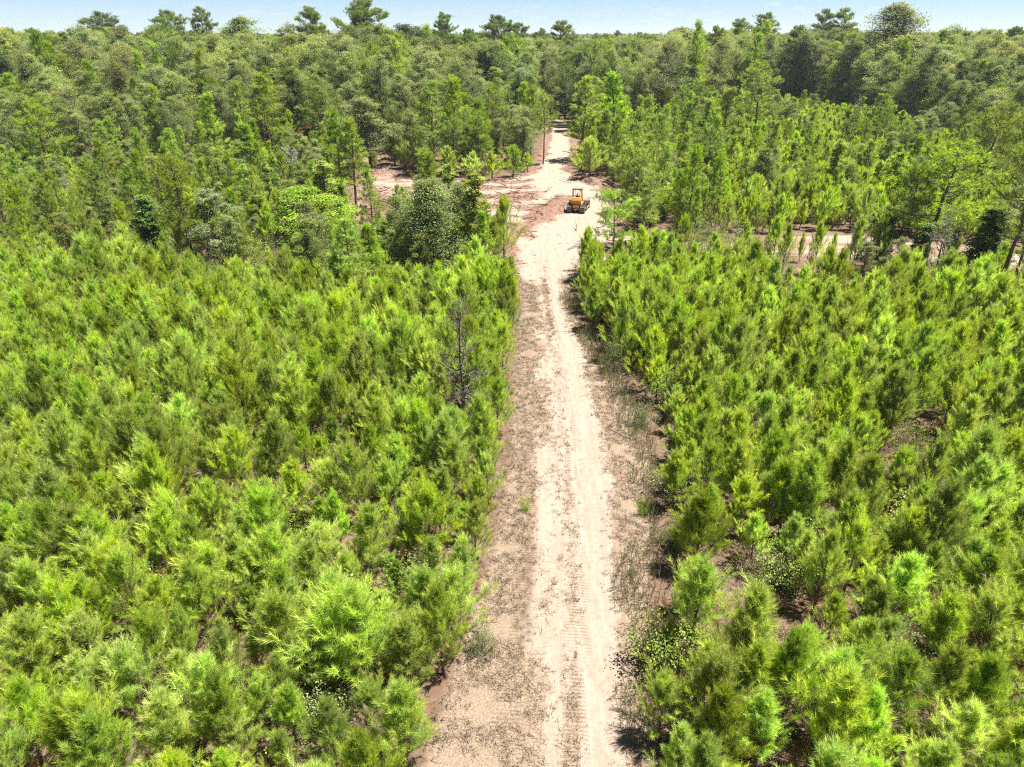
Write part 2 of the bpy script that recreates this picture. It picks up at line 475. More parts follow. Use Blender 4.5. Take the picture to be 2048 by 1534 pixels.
def mass(name, protos, pts, label, cat):
    """a mass of plants nobody could count: one object, its members instanced on its own points"""
    pts = np.asarray(pts, float)          # x, y, z, scale, rotz, variant
    me = bpy.data.meshes.new(name)
    me.vertices.add(len(pts)); me.vertices.foreach_set("co", pts[:, :3].astype(np.float32).ravel())
    for nm, typ, key, val in (("scl", 'FLOAT', "value", pts[:, 3]), ("var", 'INT', "value", pts[:, 5].astype(np.int32))):
        a = me.attributes.new(nm, typ, 'POINT'); a.data.foreach_set(key, val.astype(np.float32 if typ == 'FLOAT' else np.int32))
    a = me.attributes.new("rot", 'FLOAT_VECTOR', 'POINT')
    rr = np.zeros((len(pts), 3), np.float32); rr[:, 2] = pts[:, 4]
    rs = np.random.default_rng(len(pts)); rr[:, :2] = rs.normal(0, .04, (len(pts), 2))
    a.data.foreach_set("vector", rr.ravel())
    o = link(name, me); tag(o, label, cat, None, "stuff")
    ng = bpy.data.node_groups.new(name, 'GeometryNodeTree')
    ng.interface.new_socket("Geometry", in_out='INPUT', socket_type='NodeSocketGeometry')
    ng.interface.new_socket("Geometry", in_out='OUTPUT', socket_type='NodeSocketGeometry')
    nn, ll = ng.nodes, ng.links
    gi, go = nn.new("NodeGroupInput"), nn.new("NodeGroupOutput")
    jn = nn.new("GeometryNodeJoinGeometry")
    for p in protos:
        oi = nn.new("GeometryNodeObjectInfo"); oi.inputs[0].default_value = p.joined()
        g2 = nn.new("GeometryNodeGeometryToInstance"); ll.new(oi.outputs["Geometry"], g2.inputs[0]); ll.new(g2.outputs[0], jn.inputs[0])
    ip = nn.new("GeometryNodeInstanceOnPoints")
    ip.inputs["Pick Instance"].default_value = True
    def na(nm, t):
        n = nn.new("GeometryNodeInputNamedAttribute"); n.data_type = t; n.inputs[0].default_value = nm; return n.outputs[0]
    ll.new(gi.outputs[0], ip.inputs["Points"]); ll.new(jn.outputs[0], ip.inputs["Instance"])
    ll.new(na("var", 'INT'), ip.inputs["Instance Index"]); ll.new(na("rot", 'FLOAT_VECTOR'), ip.inputs["Rotation"])
    ll.new(na("scl", 'FLOAT'), ip.inputs["Scale"]); ll.new(ip.outputs[0], go.inputs[0])
    md = o.modifiers.new("members", 'NODES'); md.node_group = ng
    return o

# ------------------------------------------------------------------ lie of the land (regions measured on the ground)
TR = [  # photo row, then columns: shoulder, sand edge, middle, sand edge, shoulder
    (1800, 700, 930, 1142, 1300, 1330), (1534, 865, 1000, 1142, 1262, 1290), (1300, 935, 1025, 1146, 1260, 1277), (1100, 1000, 1042, 1145, 1236, 1290),
    (900, 1035, 1050, 1137, 1222, 1285), (800, 1035, 1050, 1125, 1196, 1255), (700, 1040, 1052, 1110, 1172, 1195),
    (600, 1046, 1052, 1092, 1130, 1140), (560, 1020, 1040, 1088, 1134, 1142), (535, 1000, 1025, 1090, 1142, 1165)]
TRW = []
for r in TR:
    ys = G(1100, r[0])[1]
    TRW.append([ys] + [G(u, r[0])[0] for u in r[1:]])
TRW = np.array(TRW)
TRW = TRW[np.argsort(TRW[:, 0])]
def track_x(y, k): return np.interp(y, TRW[:, 0], TRW[:, k])
CLEAR = GP([(1000, 575), (1012, 540), (1020, 500), (985, 455), (960, 430), (840, 455), (720, 468), (690, 440), (720, 345), (700, 318), (716, 303), (770, 300), (778, 345), (960, 366), (1062, 345),
            (1088, 300), (1096, 250), (1108, 240), (1142, 240), (1143, 255), (1152, 300), (1140, 342), (1215, 368), (1238, 405), (1250, 462), (1300, 482), (1400, 490), (1500, 486), (1560, 470), (1700, 467), (1860, 486),
            (2000, 498), (2150, 505), (2150, 548), (1990, 542), (1850, 528), (1700, 522), (1540, 518), (1400, 505), (1262, 505), (1235, 540), (1150, 560), (1142, 575)])
YC = G(1100, 560)[1]
def bare(x, y, grow=0.0):
    """signed distance (m) into the bare ground: track with its shoulders, clearing, branches"""
    x, y = np.asarray(x, float), np.asarray(y, float)
    a = np.minimum(x - track_x(y, 1), track_x(y, 5) - x)
    a = np.where(y < YC + 4, a, -50)
    b = d_poly(CLEAR, x, y)
    return np.maximum(a, b)
FIELD_L = GP([(-1500, 3000), (-1200, 560), (-300, 520), (0, 530), (300, 545), (450, 585), (700, 625), (830, 600), (990, 560), (1100, 560)]); FIELD_L = np.vstack([FIELD_L[1:], [[3.5, 5.0]], [[-60, 5.0]]])
FIELD_R = GP([(1100, 575), (1160, 560), (1240, 540), (1330, 535), (1450, 560), (1530, 578), (1580, 604), (1840, 614), (2048, 624), (3000, 670)]); FIELD_R = np.vstack([FIELD_R, [[70, 5.0]], [[1.0, 5.0]]])
FIELD_B = GP([(1450, 470), (1560, 476), (1900, 492), (2120, 500), (2080, 400), (1950, 330), (1830, 275), (1700, 240), (1560, 226), (1490, 238), (1480, 300), (1420, 400)])
MIX_L = GP([(-400, 520), (-60, 520), (300, 540), (450, 580), (700, 620), (830, 595), (990, 555), (1012, 540), (1012, 500), (980, 450), (840, 455), (720, 470), (690, 440), (715, 345), (690, 318), (540, 318), (300, 345), (0, 365), (-400, 375)])
MIX_R = GP([(1165, 360), (1215, 365), (1240, 405), (1258, 474), (1310, 486), (1400, 492), (1500, 488), (1460, 462), (1420, 400), (1480, 300), (1490, 238), (1300, 262), (1150, 300), (1142, 340)])
MIX_S = GP([(1262, 505), (1400, 505), (1540, 518), (1700, 522), (1850, 528), (2150, 550), (3000, 660), (2048, 612), (1600, 580), (1450, 560), (1330, 535), (1240, 540)])

# ------------------------------------------------------------------ ground: one fine mesh near, one sheet to the horizon
def ground_mat():
    m, nt, out = new_mat("soil")
    def at(n):
        a = N(nt, "ShaderNodeAttribute"); a.attribute_name = n; return a
    tone = at("tone"); msk = at("mask"); trk = at("cleat")
    geo = N(nt, "ShaderNodeNewGeometry")
    pos = geo.outputs["Position"]
    sep = N(nt, "ShaderNodeSeparateColor"); nt.links.new(msk.outputs["Color"], sep.inputs[0])
    sand, litter, grass = sep.outputs[0], sep.outputs[1], sep.outputs[2]
    n1 = noise(nt, pos, .55, 8, .65); n2 = noise(nt, pos, 3.2, 8, .7); n3 = noise(nt, pos, 14, 4, .7)
    mp = N(nt, "ShaderNodeMapping"); mp.inputs["Scale"].default_value = (1.0, .12, 1); nt.links.new(pos, mp.inputs[0])
    n4 = noise(nt, mp.outputs[0], 3.0, 7, .65)       # drawn out along the track
    base = mixc(nt, rng_map(nt, n2, .38, .64), (.085, .062, .043), (.16, .112, .08))
    base = mixc(nt, rng_map(nt, n1, .45, .7), base, (.135, .078, .053))
    sandc = mixc(nt, rng_map(nt, n4, .35, .65), (.29, .243, .203), (.245, .19, .147))
    sandc = mixc(nt, rng_map(nt, n2, .48, .78), sandc, (.20, .142, .102))
    redc = mixc(nt, rng_map(nt, n2, .38, .62), (.125, .066, .046), (.23, .150, .116))
    redc = mixc(nt, rng_map(nt, n3, .5, .75), redc, (.12, .07, .05))
    dry = mixc(nt, rng_map(nt, n3, .35, .65), (.285, .215, .155), (.135, .10, .072))
    jit = mathn(nt, 'MULTIPLY', mathn(nt, 'SUBTRACT', n2, .5), 1.1)
    def edge(v, lo=.3, hi=.7): return rng_map(nt, mathn(nt, 'ADD', v, jit), lo, hi)
    c = mixc(nt, edge(sand), base, sandc)
    c = mixc(nt, edge(litter), c, redc)
    c = mixc(nt, edge(grass), c, dry)
    # pebbles and specks
    vo = N(nt, "ShaderNodeTexVoronoi"); vo.inputs["Scale"].default_value = 5.5; nt.links.new(pos, vo.inputs["Vector"])
    c = mixc(nt, mathn(nt, 'MULTIPLY', rng_map(nt, vo.outputs["Distance"], .10, .05), .55), c, (.16, .11, .08))
    p = N(nt, "ShaderNodeBsdfPrincipled"); p.inputs["Roughness"].default_value = .95; p.inputs["Specular IOR Level"].default_value = .1
    nt.links.new(c, p.inputs["Base Color"])
    # cleat marks: ridges pressed across the track, plus rough soil
    sc = N(nt, "ShaderNodeSeparateColor"); nt.links.new(trk.outputs["Color"], sc.inputs[0])
    sy = N(nt, "ShaderNodeSeparateXYZ"); nt.links.new(pos, sy.inputs[0])
    ph = mathn(nt, 'ADD', mathn(nt, 'MULTIPLY', sy.outputs[1], 2 * math.pi / .17), mathn(nt, 'ADD', mathn(nt, 'MULTIPLY', n1, 9.0), mathn(nt, 'MULTIPLY', sy.outputs[0], 2.2)))
    wv = rng_map(nt, mathn(nt, 'SINE', ph), .35, .95, 0, 1)
    cl = mathn(nt, 'MULTIPLY', mathn(nt, 'MULTIPLY', wv, sc.outputs[0]), mathn(nt, 'MULTIPLY', rng_map(nt, n4, .40, .58), rng_map(nt, n1, .35, .6, .5, 1.2)))
    hgt = mathn(nt, 'ADD', mathn(nt, 'MULTIPLY', cl, -.6), mathn(nt, 'ADD', mathn(nt, 'MULTIPLY', n3, .5), mathn(nt, 'MULTIPLY', n2, .7)))
    b = N(nt, "ShaderNodeBump"); b.inputs["Strength"].default_value = .9; b.inputs["Distance"].default_value = .09
    nt.links.new(hgt, b.inputs["Height"]); nt.links.new(b.outputs[0], p.inputs["Normal"])
    nt.links.new(p.outputs[0], out.inputs[0])
    return m
M_SOIL = ground_mat()

PILE = GP([(1020, 478), (1055, 432), (1110, 390), (1148, 392), (1128, 425), (1085, 445), (1060, 470)])
PILE2 = GP([(715, 460), (720, 385), (760, 378), (800, 400), (830, 440), (780, 455)])
PILE3 = GP([(1150, 345), (1215, 362), (1245, 405), (1235, 410), (1195, 375), (1150, 355)])
def height(x, y):
    s = bare(x, y)
    z = (fbm(x * .12, y * .12, 5, 3) - .5) * .5 + (fbm(x * .9, y * .9, 9, 3) - .5) * .14
    z *= .35 + .65 * sstep(1.0, -1.5, s)
    # soil windrowed along the edge of the clearing and the heap beside the dozer
    rim = np.exp(-((s - .3) / 1.1) ** 2) * (y > YC - 2) * (.35 * fbm(x * .5, y * .5, 31, 3))
    ctr = track_x(y, 3)
    ruts = -.06 * (np.exp(-((x - (ctr + 1.05)) / .55) ** 2) + np.exp(-((x - (ctr - 1.05)) / .5) ** 2)) * (y < YC + 10)
    heap = sum(q * sstep(-.5, 2.0, d_poly(P_, x, y)) * (.25 + .9 * fbm(x * .7, y * .7, 41, 4)) for P_, q in ((PILE, .45), (PILE2, .5), (PILE3, .4)))
    return z * .6 + rim + ruts + heap

PATH = GP([(1088, 600), (1100, 520), (1125, 470), (1150, 440), (1160, 400), (1120, 360), (1108, 320), (1118, 280), (1118, 240)])
def masks(x, y):
    s = bare(x, y)
    n = fbm(x * .35, y * .35, 3, 4) - .5; n2 = fbm(x * 1.3, y * 1.3, 8, 3) - .5
    nl = fbm(x * 1.6, y * .16, 14, 3) - .5
    on_track = sstep(YC + 8, YC - 2, y)
    tl, tc_, tr = track_x(y, 2), track_x(y, 3), track_x(y, 4)
    sl = sstep(-.9, 1.0, np.minimum(x - tl, tr - x) + n2 * .9 + nl * 1.0)
    mid = np.exp(-((x - tc_ - nl * .4) / .33) ** 2) * np.clip(2.6 * fbm(x * .25, y * .22, 21, 3) - .75, 0, 1)
    sand_t = sl * (1 - .5 * mid)
    left_tan = np.exp(-((x - (tl + .25)) / .75) ** 2)
    sand_t = sand_t * (1 - .45 * left_tan * (1 + 2 * n))
    c = d_poly(CLEAR, x, y)
    sand_c = sstep(-.2, 2.2, c + n * 3.0)
    pile = np.maximum(np.maximum(sstep(-2.0, 1.2, d_poly(PILE, x, y) + n * 4), sstep(-2, 2, d_poly(PILE2, x, y) + n * 5)), sstep(-2, 1, d_poly(PILE3, x, y) + n * 3))
    sand = np.maximum(sand_t * on_track, sand_c)
    lit = np.maximum(pile * .95, np.exp(-((c - .2) / 1.3) ** 2) * .75) * (1 - on_track * .8)
    dp = np.full(x.shape, 1e9)
    for k in range(len(PATH) - 1):
        a, ab = PATH[k], PATH[k + 1] - PATH[k]
        t = np.clip(((x - a[0]) * ab[0] + (y - a[1]) * ab[1]) / (ab @ ab), 0, 1); dp = np.minimum(dp, np.hypot(x - a[0] - t * ab[0], y - a[1] - t * ab[1]))
    off = sstep(2.2, 6.5, dp + n * 4)
    lit = np.maximum(lit, (.28 + .7 * sstep(.38, .66, fbm(x * .22, y * .5, 44, 4))) * off * sand_c * (1 - on_track))
    tan = np.exp(-((x - (tl + .9)) / 1.0) ** 2) * sstep(.32, .60, fbm(x * .55, y * .22, 57, 4))
    gr = (sstep(-.9, .5, s) * (1 - sl) * 1.15 + mid * sl * .8 + .85 * tan * sl) * on_track
    branch = (x > G(1260, 500)[0]) & (c > -1)
    lit = np.where(branch, lit * .7, lit)
    return np.clip(sand, 0, 1), np.clip(lit, 0, 1), np.clip(gr, 0, 1)

gx = np.concatenate([np.arange(-150, -36, 1.5), np.arange(-36, 30, .26), np.arange(30, 150, 1.5)])
gy = np.concatenate([np.arange(4, 84, .26), np.arange(84, 130, .5), np.arange(130, 262, 1.2)])
XX, YY = np.meshgrid(gx, gy)
ZZ = height(XX, YY)
edge_fade = sstep(150, 135, np.abs(XX)) * sstep(260, 235, YY) * sstep(4, 8, YY)
ZZ *= edge_fade
def ground_z(x, y):
    return float(height(np.array([x]), np.array([y]))[0] * sstep(150, 135, abs(x)) * sstep(260, 235, y))
sa, li, gr = masks(XX, YY)
clt = np.clip(np.exp(-((XX - track_x(YY, 3) - .15) / .55) ** 4) + .8 * np.exp(-((XX - track_x(YY, 2) - .1) / .8) ** 4), 0, 1) * sstep(YC + 15, YC, YY)
S = bare(XX, YY)
ny, nx = XX.shape
cellS = (S[:-1, :-1] + S[1:, 1:] + S[:-1, 1:] + S[1:, :-1]) / 4
cellY = YY[:-1, :-1]
idx = np.arange(ny * nx).reshape(ny, nx)
quads = np.stack([idx[:-1, :-1], idx[:-1, 1:], idx[1:, 1:], idx[1:, :-1]], -1)
def sub_ground(name, sel, extra=None):
    q = quads[sel]
    used, inv = np.unique(q, return_inverse=True)
    V = np.stack([XX.ravel()[used], YY.ravel()[used], ZZ.ravel()[used]], 1)
    K = np.stack([sa.ravel()[used], li.ravel()[used], gr.ravel()[used], np.ones(len(used))], 1)
    T = np.stack([clt.ravel()[used]] * 3 + [np.ones(len(used))], 1)
    g = Geo(); g.add(V, (1, 1, 1), None, inv.reshape(-1, 4))
    if extra is not None:
        g.add(extra[0], (1, 1, 1), None, extra[1])
        K = np.vstack([K, np.tile([0, 0, 0, 1], (len(extra[0]), 1))]); T = np.vstack([T, np.tile([0, 0, 0, 1], (len(extra[0]), 1))])
    me = g.mesh(name, M_SOIL, True)
    for nm, dat in (("mask", K), ("cleat", T)):
        a = me.attributes.new(nm, 'FLOAT_COLOR', 'POINT'); a.data.foreach_set("color", dat.astype(np.float32).ravel())
    return link(name, me)
isb = cellS > 0
ist = isb & (cellY < YC)
R_ = 9000.0
ex = np.array([[-R_, -300, 0], [R_, -300, 0], [R_, 4, 0], [-R_, 4, 0], [-R_, gy[-1], 0], [R_, gy[-1], 0], [R_, R_, 0], [-R_, R_, 0], [-150, 4, 0], [-150, gy[-1], 0], [gx[-1], 4, 0], [gx[-1], gy[-1], 0]])
exq = [[0, 1, 2, 3], [4, 5, 6, 7], [3, 8, 9, 4], [10, 2, 5, 11]]
tag(sub_ground("ground", ~isb, (ex, exq)), "brown forest floor of pine litter and bare earth under the trees", "ground", None, "structure")
tag(sub_ground("dirt_track", ist), "pale sandy dirt track with cleat marks between the young pines", "track", None, "structure")
tag(sub_ground("cleared_ground", isb & ~ist), "scraped reddish bare ground of the clearing round the bulldozer", "clearing", None, "structure")

# ------------------------------------------------------------------ plant variants
def P2(gs, mats, h, w, words, names=("trunk", "crown")): return Proto(gs, mats, names, h, w, words)
YOUNG = [P2(young_pine(100 + i, 4.0, 1.56 * k, t, b), (M_PBARK, M_NEEDLE), 4.0, 2.6, wd) for i, (k, t, b, wd) in enumerate([
    (1.0, 0, 0, "bright green bushy"), (1.2, .12, 0, "yellow-green broad"), (.78, -.1, .05, "slim deep green"), (1.0, .05, .0, "feathery light green"), (1.32, -.05, 0, "wide full green"),
    (.7, .1, .08, "narrow pale green"), (.95, -.22, .02, "dark green upright"), (1.15, .18, 0, "lime green plump"), (.85, 0, .14, "green bare-stemmed"), (1.1, .06, 0, "dense mid green")])]
MIDP = [P2(pine(200 + i, 10.0, w, st, nb, .30, .034, d, fl, tn, pf), (M_PBARK, M_NEEDLE), 10.0, w * 2, wd) for i, (w, st, nb, d, fl, tn, pf, wd) in enumerate([
    (2.0, .30, 46, 1.25, .2, 1.15, 'cone', "slender green pole-stage"), (2.4, .25, 52, 1.2, .1, 1.2, 'cone', "bushy green"), (2.2, .42, 40, 1.2, .3, 1.0, 'round', "bare-stemmed open"),
    (1.7, .15, 54, 1.4, .0, 1.25, 'cone', "narrow light green"), (2.6, .35, 46, 1.1, .2, .95, 'round', "broad dark green"), (2.1, .2, 50, 1.2, .1, 1.3, 'cone', "yellow-green")])]
LONE = P2(pine(260, 8.4, 2.5, .42, 24, .34, .032, 1.5, .4, 1.35, 'round', .04), (M_PBARK, M_NEEDLE), 8.4, 5.0, "lone flat-topped")
TALL = [P2(pine(300 + i, 27.0, w, st, nb, .62, .085, d, .2, tn, 'round'), (M_PBARK, M_NEEDLE), 27.0, w * 2, wd) for i, (w, st, nb, d, tn, wd) in enumerate([
    (6.4, .40, 46, 1.7, .62, "towering dark-crowned"), (4.8, .52, 38, 1.5, .66, "tall round-topped"), (3.8, .58, 30, 1.4, .7, "tall thin-crowned"), (5.6, .48, 42, 1.5, .6, "tall spreading")])]
DK, MD, YG, GY, OL = (.11, .15, .052), (.19, .255, .068), (.31, .385, .07), (.24, .285, .115), (.26, .285, .09)
HARD = [P2(hardwood(400 + i, 17.0, w, b, nl, nc, 32, .20, c1, c2, nr, lean=ln), (M_HBARK, M_LEAF), 17.0, w, wd) for i, (w, b, nl, nc, c1, c2, nr, ln, wd) in enumerate([
    (8.6, .24, 34, 22, MD, OL, 1, 0, "mid green"), (7.6, .30, 30, 22, OL, GY, 1, .05, "olive"), (9.0, .22, 36, 22, DK, MD, 1, 0, "dark green"), (7.4, .22, 30, 22, YG, MD, 1, 0, "yellow-green"),
    (8.0, .28, 30, 22, GY, MD, 1, -.05, "grey-green"), (7.5, .12, 30, 22, MD, YG, .85, 0, "light green"), (8.8, .34, 30, 18, GY, OL, 1, .06, "pale open"), (6.0, .10, 30, 22, DK, MD, .8, 0, "narrow dark")])]
MIDH = [P2(hardwood(500 + i, 8.0, w, b, nl, nc, 30, .115, c1, c2, nr, taper=.62 if i == 0 else .15), (M_HBARK, M_LEAF), 8.0, w, wd) for i, (w, b, nl, nc, c1, c2, nr, wd) in enumerate([
    (5.6, .03, 60, 24, (.14, .19, .045), (.30, .34, .085), 1, "big dark olive oak-like"), (2.8, .04, 34, 22, (.24, .34, .04), (.33, .42, .045), .9, "column-shaped bright green"),
    (4.6, .04, 40, 24, (.27, .37, .055), (.20, .29, .05), 1, "lime green round"), (4.0, .18, 34, 22, GY, (.21, .235, .11), 1, "grey-green rounded"),
    (3.6, .1, 34, 22, OL, MD, 1, "olive green loose"), (3.4, .08, 30, 20, (.32, .16, .05), (.24, .17, .06), 1, "rusty orange-brown")])]
VINE = [P2(hardwood(560 + i, 9.0, w, .0, 40, 26, 14, .17, (.10, .18, .04), (.18, .27, .055), .62), (M_HBARK, M_LEAF), 9.0, w, "dark vine-wrapped column") for i, w in enumerate((2.0, 2.3))]
SHRUB = [P2(shrub(600 + i, 2.0, w, n, sz, c1, c2, tg), (M_HBARK, M_LEAF), 2.0, w * 1.6, wd) for i, (w, n, sz, c1, c2, tg, wd) in enumerate([
    (2.0, 3400, .085, YG, MD, .3, "yellow-green leafy"), (1.7, 2800, .075, GY, (.30, .32, .17), .5, "grey-green twiggy"), (2.3, 3600, .09, MD, OL, .3, "mid green round"),
    (1.6, 2000, .07, (.32, .29, .15), (.24, .17, .10), .8, "straw-coloured half dry"), (2.0, 3200, .08, (.2, .29, .035), YG, .3, "fresh green low"), (1.5, 900, .07, (.24, .14, .09), (.17, .12, .09), .9, "brown leafless")])]
SNAG = [P2(snag(700, 6.0, 6.5, 22, .22, thick=1.3), (M_SNAG, M_SNAG), 6.0, 6.5, "silver-grey spreading", ("trunk", "bare_crown")),
        P2(snag(701, 8.0, 4.8, 60, .10, thick=1.35), (M_SNAGD, M_SNAGD), 8.0, 4.2, "dark lichen-grey", ("trunk", "bare_crown")),
        P2(snag(702, 5.0, 2.4, 26, .2, droop=.9), (M_SNAG, M_SNAG), 5.0, 2.4, "pale drooping", ("trunk", "bare_crown")),
        P2(snag(703, 14.0, 7.0, 26, .35), (M_SNAG, M_SNAG), 14.0, 7.0, "tall bleached", ("trunk", "bare_crown"))]

SKYT = [P2(hardwood(480 + i, 26.0, w, b, 46, 24, 26, .30, c1, c2, .86, lean=ln, lobe=1.3), (M_HBARK, M_LEAF), 26.0, w, wd) for i, (w, b, c1, c2, ln, wd) in enumerate([(12.0, .2, (.05, .08, .03), (.095, .135, .045), 0, "large dark green"), (11.0, .3, OL, GY, .03, "tall pale olive"), (10.0, .25, MD, OL, 0, "tall olive green")])]
# ------------------------------------------------------------------ trees that stand out, each where it stands in the photo
R = random.Random(7)
def put(kind, proto, u, vb, vt, cat, where, width=None, rz=None, tilt=(0, 0), words=None, label=None):
    x, y = G(u, vb); h = max(1.0, top_height(u, vb, vt))
    ws = 1.0
    if width:   # crown width in photo pixels
        m = width * math.hypot(y, H) / F
        ws = min(2.4, max(.5, m / (proto.w * h / proto.h)))
    e = place(kind, proto, x, y, h, R.uniform(0, 6.28) if rz is None else rz, tilt, ws, cat, words, where, ground_z(x, y) - .05, label)
    KEEP.append((x, y, proto.w * h / proto.h * ws * .5))
    return e
KEEP = []
put("oak_tree", MIDH[0], 858, 555, 352, "tree", "", 200, label="big dark olive oak-like tree on the left of the clearing's mouth")
put("sweetgum_tree", MIDH[1], 948, 545, 330, "tree", "", 84, label="column-shaped bright green tree right beside the big dark oak")
put("sweetgum_tree", MIDH[1], 903, 480, 318, "tree", "", 62, label="slim bright green tree standing behind the big dark oak")
put("sweetgum_tree", MIDH[1], 655, 455, 310, "tree", "", 70, label="bright green slender tree left of the litter-strewn clearing corner")
put("bushy_tree", MIDH[2], 600, 500, 368, "tree", "", 165, label="lime green round bushy tree, the brightest left of the clearing")
put("grey_oak", MIDH[3], 742, 332, 190, "tree", "", 110, label="grey-green rounded tree on a bare stem beside the small sand patch")
put("grey_oak", MIDH[3], 445, 525, 375, "tree", "", 100, label="dull olive-grey tree between the two pines and the lime bush")
put("dark_tree", VINE[1], 322, 520, 385, "tree", "", 62, label="dark green vine-covered tree beside the larger mid-left pine")
put("rusty_tree", MIDH[5], 628, 318, 245, "tree", "", 66, label="rusty orange-brown small tree at the forest edge")
put("rusty_tree", MIDH[5], 240, 335, 268, "tree", "", 40, label="small reddish tree low in the forest edge at far left")
W = "standing pine"
for (p, u, vb, vt, w, lb) in [
    (4, 382, 535, 322, 125, "broad yellow-tipped pine with bare trunk at the top of the sapling field"),
    (1, 712, 628, 440, 118, "mid-sized pine with visible trunk among saplings below the clearing corner"),
    (3, 752, 612, 452, 80, "narrow pine just right of the mid-sized trunked pine"),
    (0, 690, 430, 228, 84, "pair pine with bare stem, the left one beside the clearing"), (0, 716, 432, 240, 84, "pair pine with bare stem, the right one beside the clearing"),
    (3, 505, 385, 250, 74, "blue-green pine behind the silver dead tree"), (3, 450, 370, 190, 70, "yellow-green narrow pine at the forest edge, upper left"),
    (4, 110, 385, 208, 100, "dark open pine with slanting trunk near the left border"), (0, 545, 330, 150, 90, "dark tall pine in front of the left forest"),
    (1, 868, 350, 165, 92, "leafy pine, first of the row behind the clearing"), (3, 908, 345, 158, 74, "bright pine, second of the row behind the clearing"),
    (0, 960, 345, 200, 66, "greyish slim pine in the row behind the clearing"), (4, 985, 332, 178, 84, "olive pine in the middle of the row behind the clearing"), (2, 1086, 330, 190, 50, "thin bare-stemmed pine at the left edge of the far track"), (0, 1062, 318, 176, 58, "dark slim pine left of the far track"),
    (1, 1168, 322, 158, 100, "dense pine at the right edge of the far track"), (3, 1218, 318, 150, 84, "tall green pine, second to the right of the far track"), (1, 1205, 300, 190, 80, "yellowing pine behind the far track's right edge"),
    (2, 1264, 492, 285, 110, "large pine with reddish trunk right of the bulldozer"), (0, 1284, 488, 360, 76, "slim-trunked pine just right of the reddish trunk pine"), (0, 1255, 470, 390, 40, "small pole pine between lone pine and reddish trunk pine"),
    (2, 1405, 405, 258, 84, "pine on a long bare trunk right of the clearing"), (3, 1446, 338, 180, 70, "slim pine on a straight bare trunk, upper right"), (3, 1400, 330, 200, 60, "light green pine, upper right of the far track"),
    (1, 1290, 402, 272, 96, "bright bushy pine right of the dirt clearing"), (4, 1500, 300, 130, 90, "dark pine before the right forest"),
    (4, 1848, 545, 292, 190, "broad yellow-tipped pine over the right branch track"), (2, 1788, 548, 330, 90, "thin pine on a slanting stem by the right branch track"),
    (2, 1984, 600, 300, 150, "leaning pine with a long dark trunk near the right border"), (0, 2020, 585, 380, 90, "second slanting pine trunk at the right border"),
    (4, 1950, 430, 215, 130, "rounded pine above the vine-covered column, right"), (1, 2020, 400, 190, 120, "green pine on the right border halfway up the forest"),
    (1, 1745, 300, 190, 80, "pine at the back of the right sapling field"), (2, 1702, 380, 290, 66, "leaning thin pine inside the right sapling field"),
    (1, 60, 300, 150, 90, "bluish pine at the left border forest edge"), (3, 300, 330, 215, 60, "dark pointed pine at the left forest edge")]:
    put("pine_tree", MIDP[p], u, vb, vt, "pine tree", W, w, label=lb)
put("pine_tree", LONE, 1228, 553, 392, "pine tree", W, 112, rz=2.6, label="lone flat-topped pine with bare trunk at the right edge of the track")
for (p, u, vb, vt, w, lb) in [
    (0, 738, 222, 8, 112, "towering dark-crowned pine, tallest on the skyline"), (1, 648, 190, 20, 62, "tall pine left of the towering skyline pine"), (3, 998, 178, 36, 76, "tall spreading pine on the skyline above the clearing"),
    (2, 890, 195, 30, 46, "thin tall pine between the two big skyline pines"), (1, 1045, 160, 50, 50, "rounded tall pine right of the spreading skyline pine"), (1, 1120, 190, 47, 58, "tall pine above the end of the far track"),
    (2, 1082, 130, 58, 24, "small distant pine on the skyline over the track"), (2, 1515, 180, 30, 60, "tall pine on the right skyline, thin topped"), (1, 1462, 170, 42, 50, "round-topped pine on the right skyline"), (1, 1622, 170, 24, 46, "left of the twin pines on the right skyline"), (1, 1664, 170, 22, 50, "right of the twin pines on the right skyline"),
    (3, 225, 150, 28, 76, "flat-topped pine on the left skyline"), (3, 358, 150, 25, 70, "second flat-topped pine on the left skyline"), (2, 425, 165, 18, 46, "narrow tall pine on the left skyline"),
    (1, 1215, 160, 70, 44, "small dark pine top right of the far track's end")]:
    put("tall_pine", TALL[p], u, vb, vt, "pine tree", "", w, label=lb)
for (p, u, vb, vt, w, lb, tl) in [
    (10, 825, 225, 42, 150, "large dark green tree beside the towering pine", 0), (10, 775, 222, 72, 80, "dark crown filling the gap right of the towering pine", 0), (10, 872, 218, 84, 80, "dark green crown below the thin tall skyline pine", 0), (10, 700, 235, 95, 90, "dark tree at the foot of the towering pine", 0), (11, 560, 235, 75, 100, "grey-green rounded tree in the left forest", 0), (12, 500, 215, 26, 100, "bushy olive tree on the left skyline", 0),
    (11, 1735, 240, 60, 130, "slanting dark-trunked tree in the right forest", .2), (11, 1800, 235, -6, 130, "tall leaning pale tree that overtops the right skyline", .16), (12, 1345, 200, 48, 100, "olive tree on the skyline right of the track", .05), (11, 1420, 205, 55, 96, "grey-green leaning tree on the right skyline", .12), (5, 930, 215, 120, 50, "narrow bright green tree in the forest above the clearing", 0)]:
    put("hardwood_tree", SKYT[p - 10] if p > 9 else HARD[p], u, vb, vt, "tree", "", w, tilt=(0, tl), label=lb)
put("vine_covered_tree", VINE[0], 1938, 590, 408, "tree", "", 76, label="dark green vine-covered column near the right border")
put("vine_covered_tree", VINE[1], 1815, 570, 440, "tree", "", 50, label="dark vine-wrapped stem under the broad yellow-tipped pine")
put("vine_covered_tree", VINE[0], 1752, 545, 420, "tree", "", 52, label="green column-shaped tree on the near side of the branch track")
put("vine_covered_tree", VINE[0], 1768, 332, 268, "tree", "", 18, label="small dark column in the right sapling field")
put("vine_covered_tree", VINE[1], 1482, 265, 215, "tree", "", 26, label="dark columnar tree at the corner of the right sapling field")
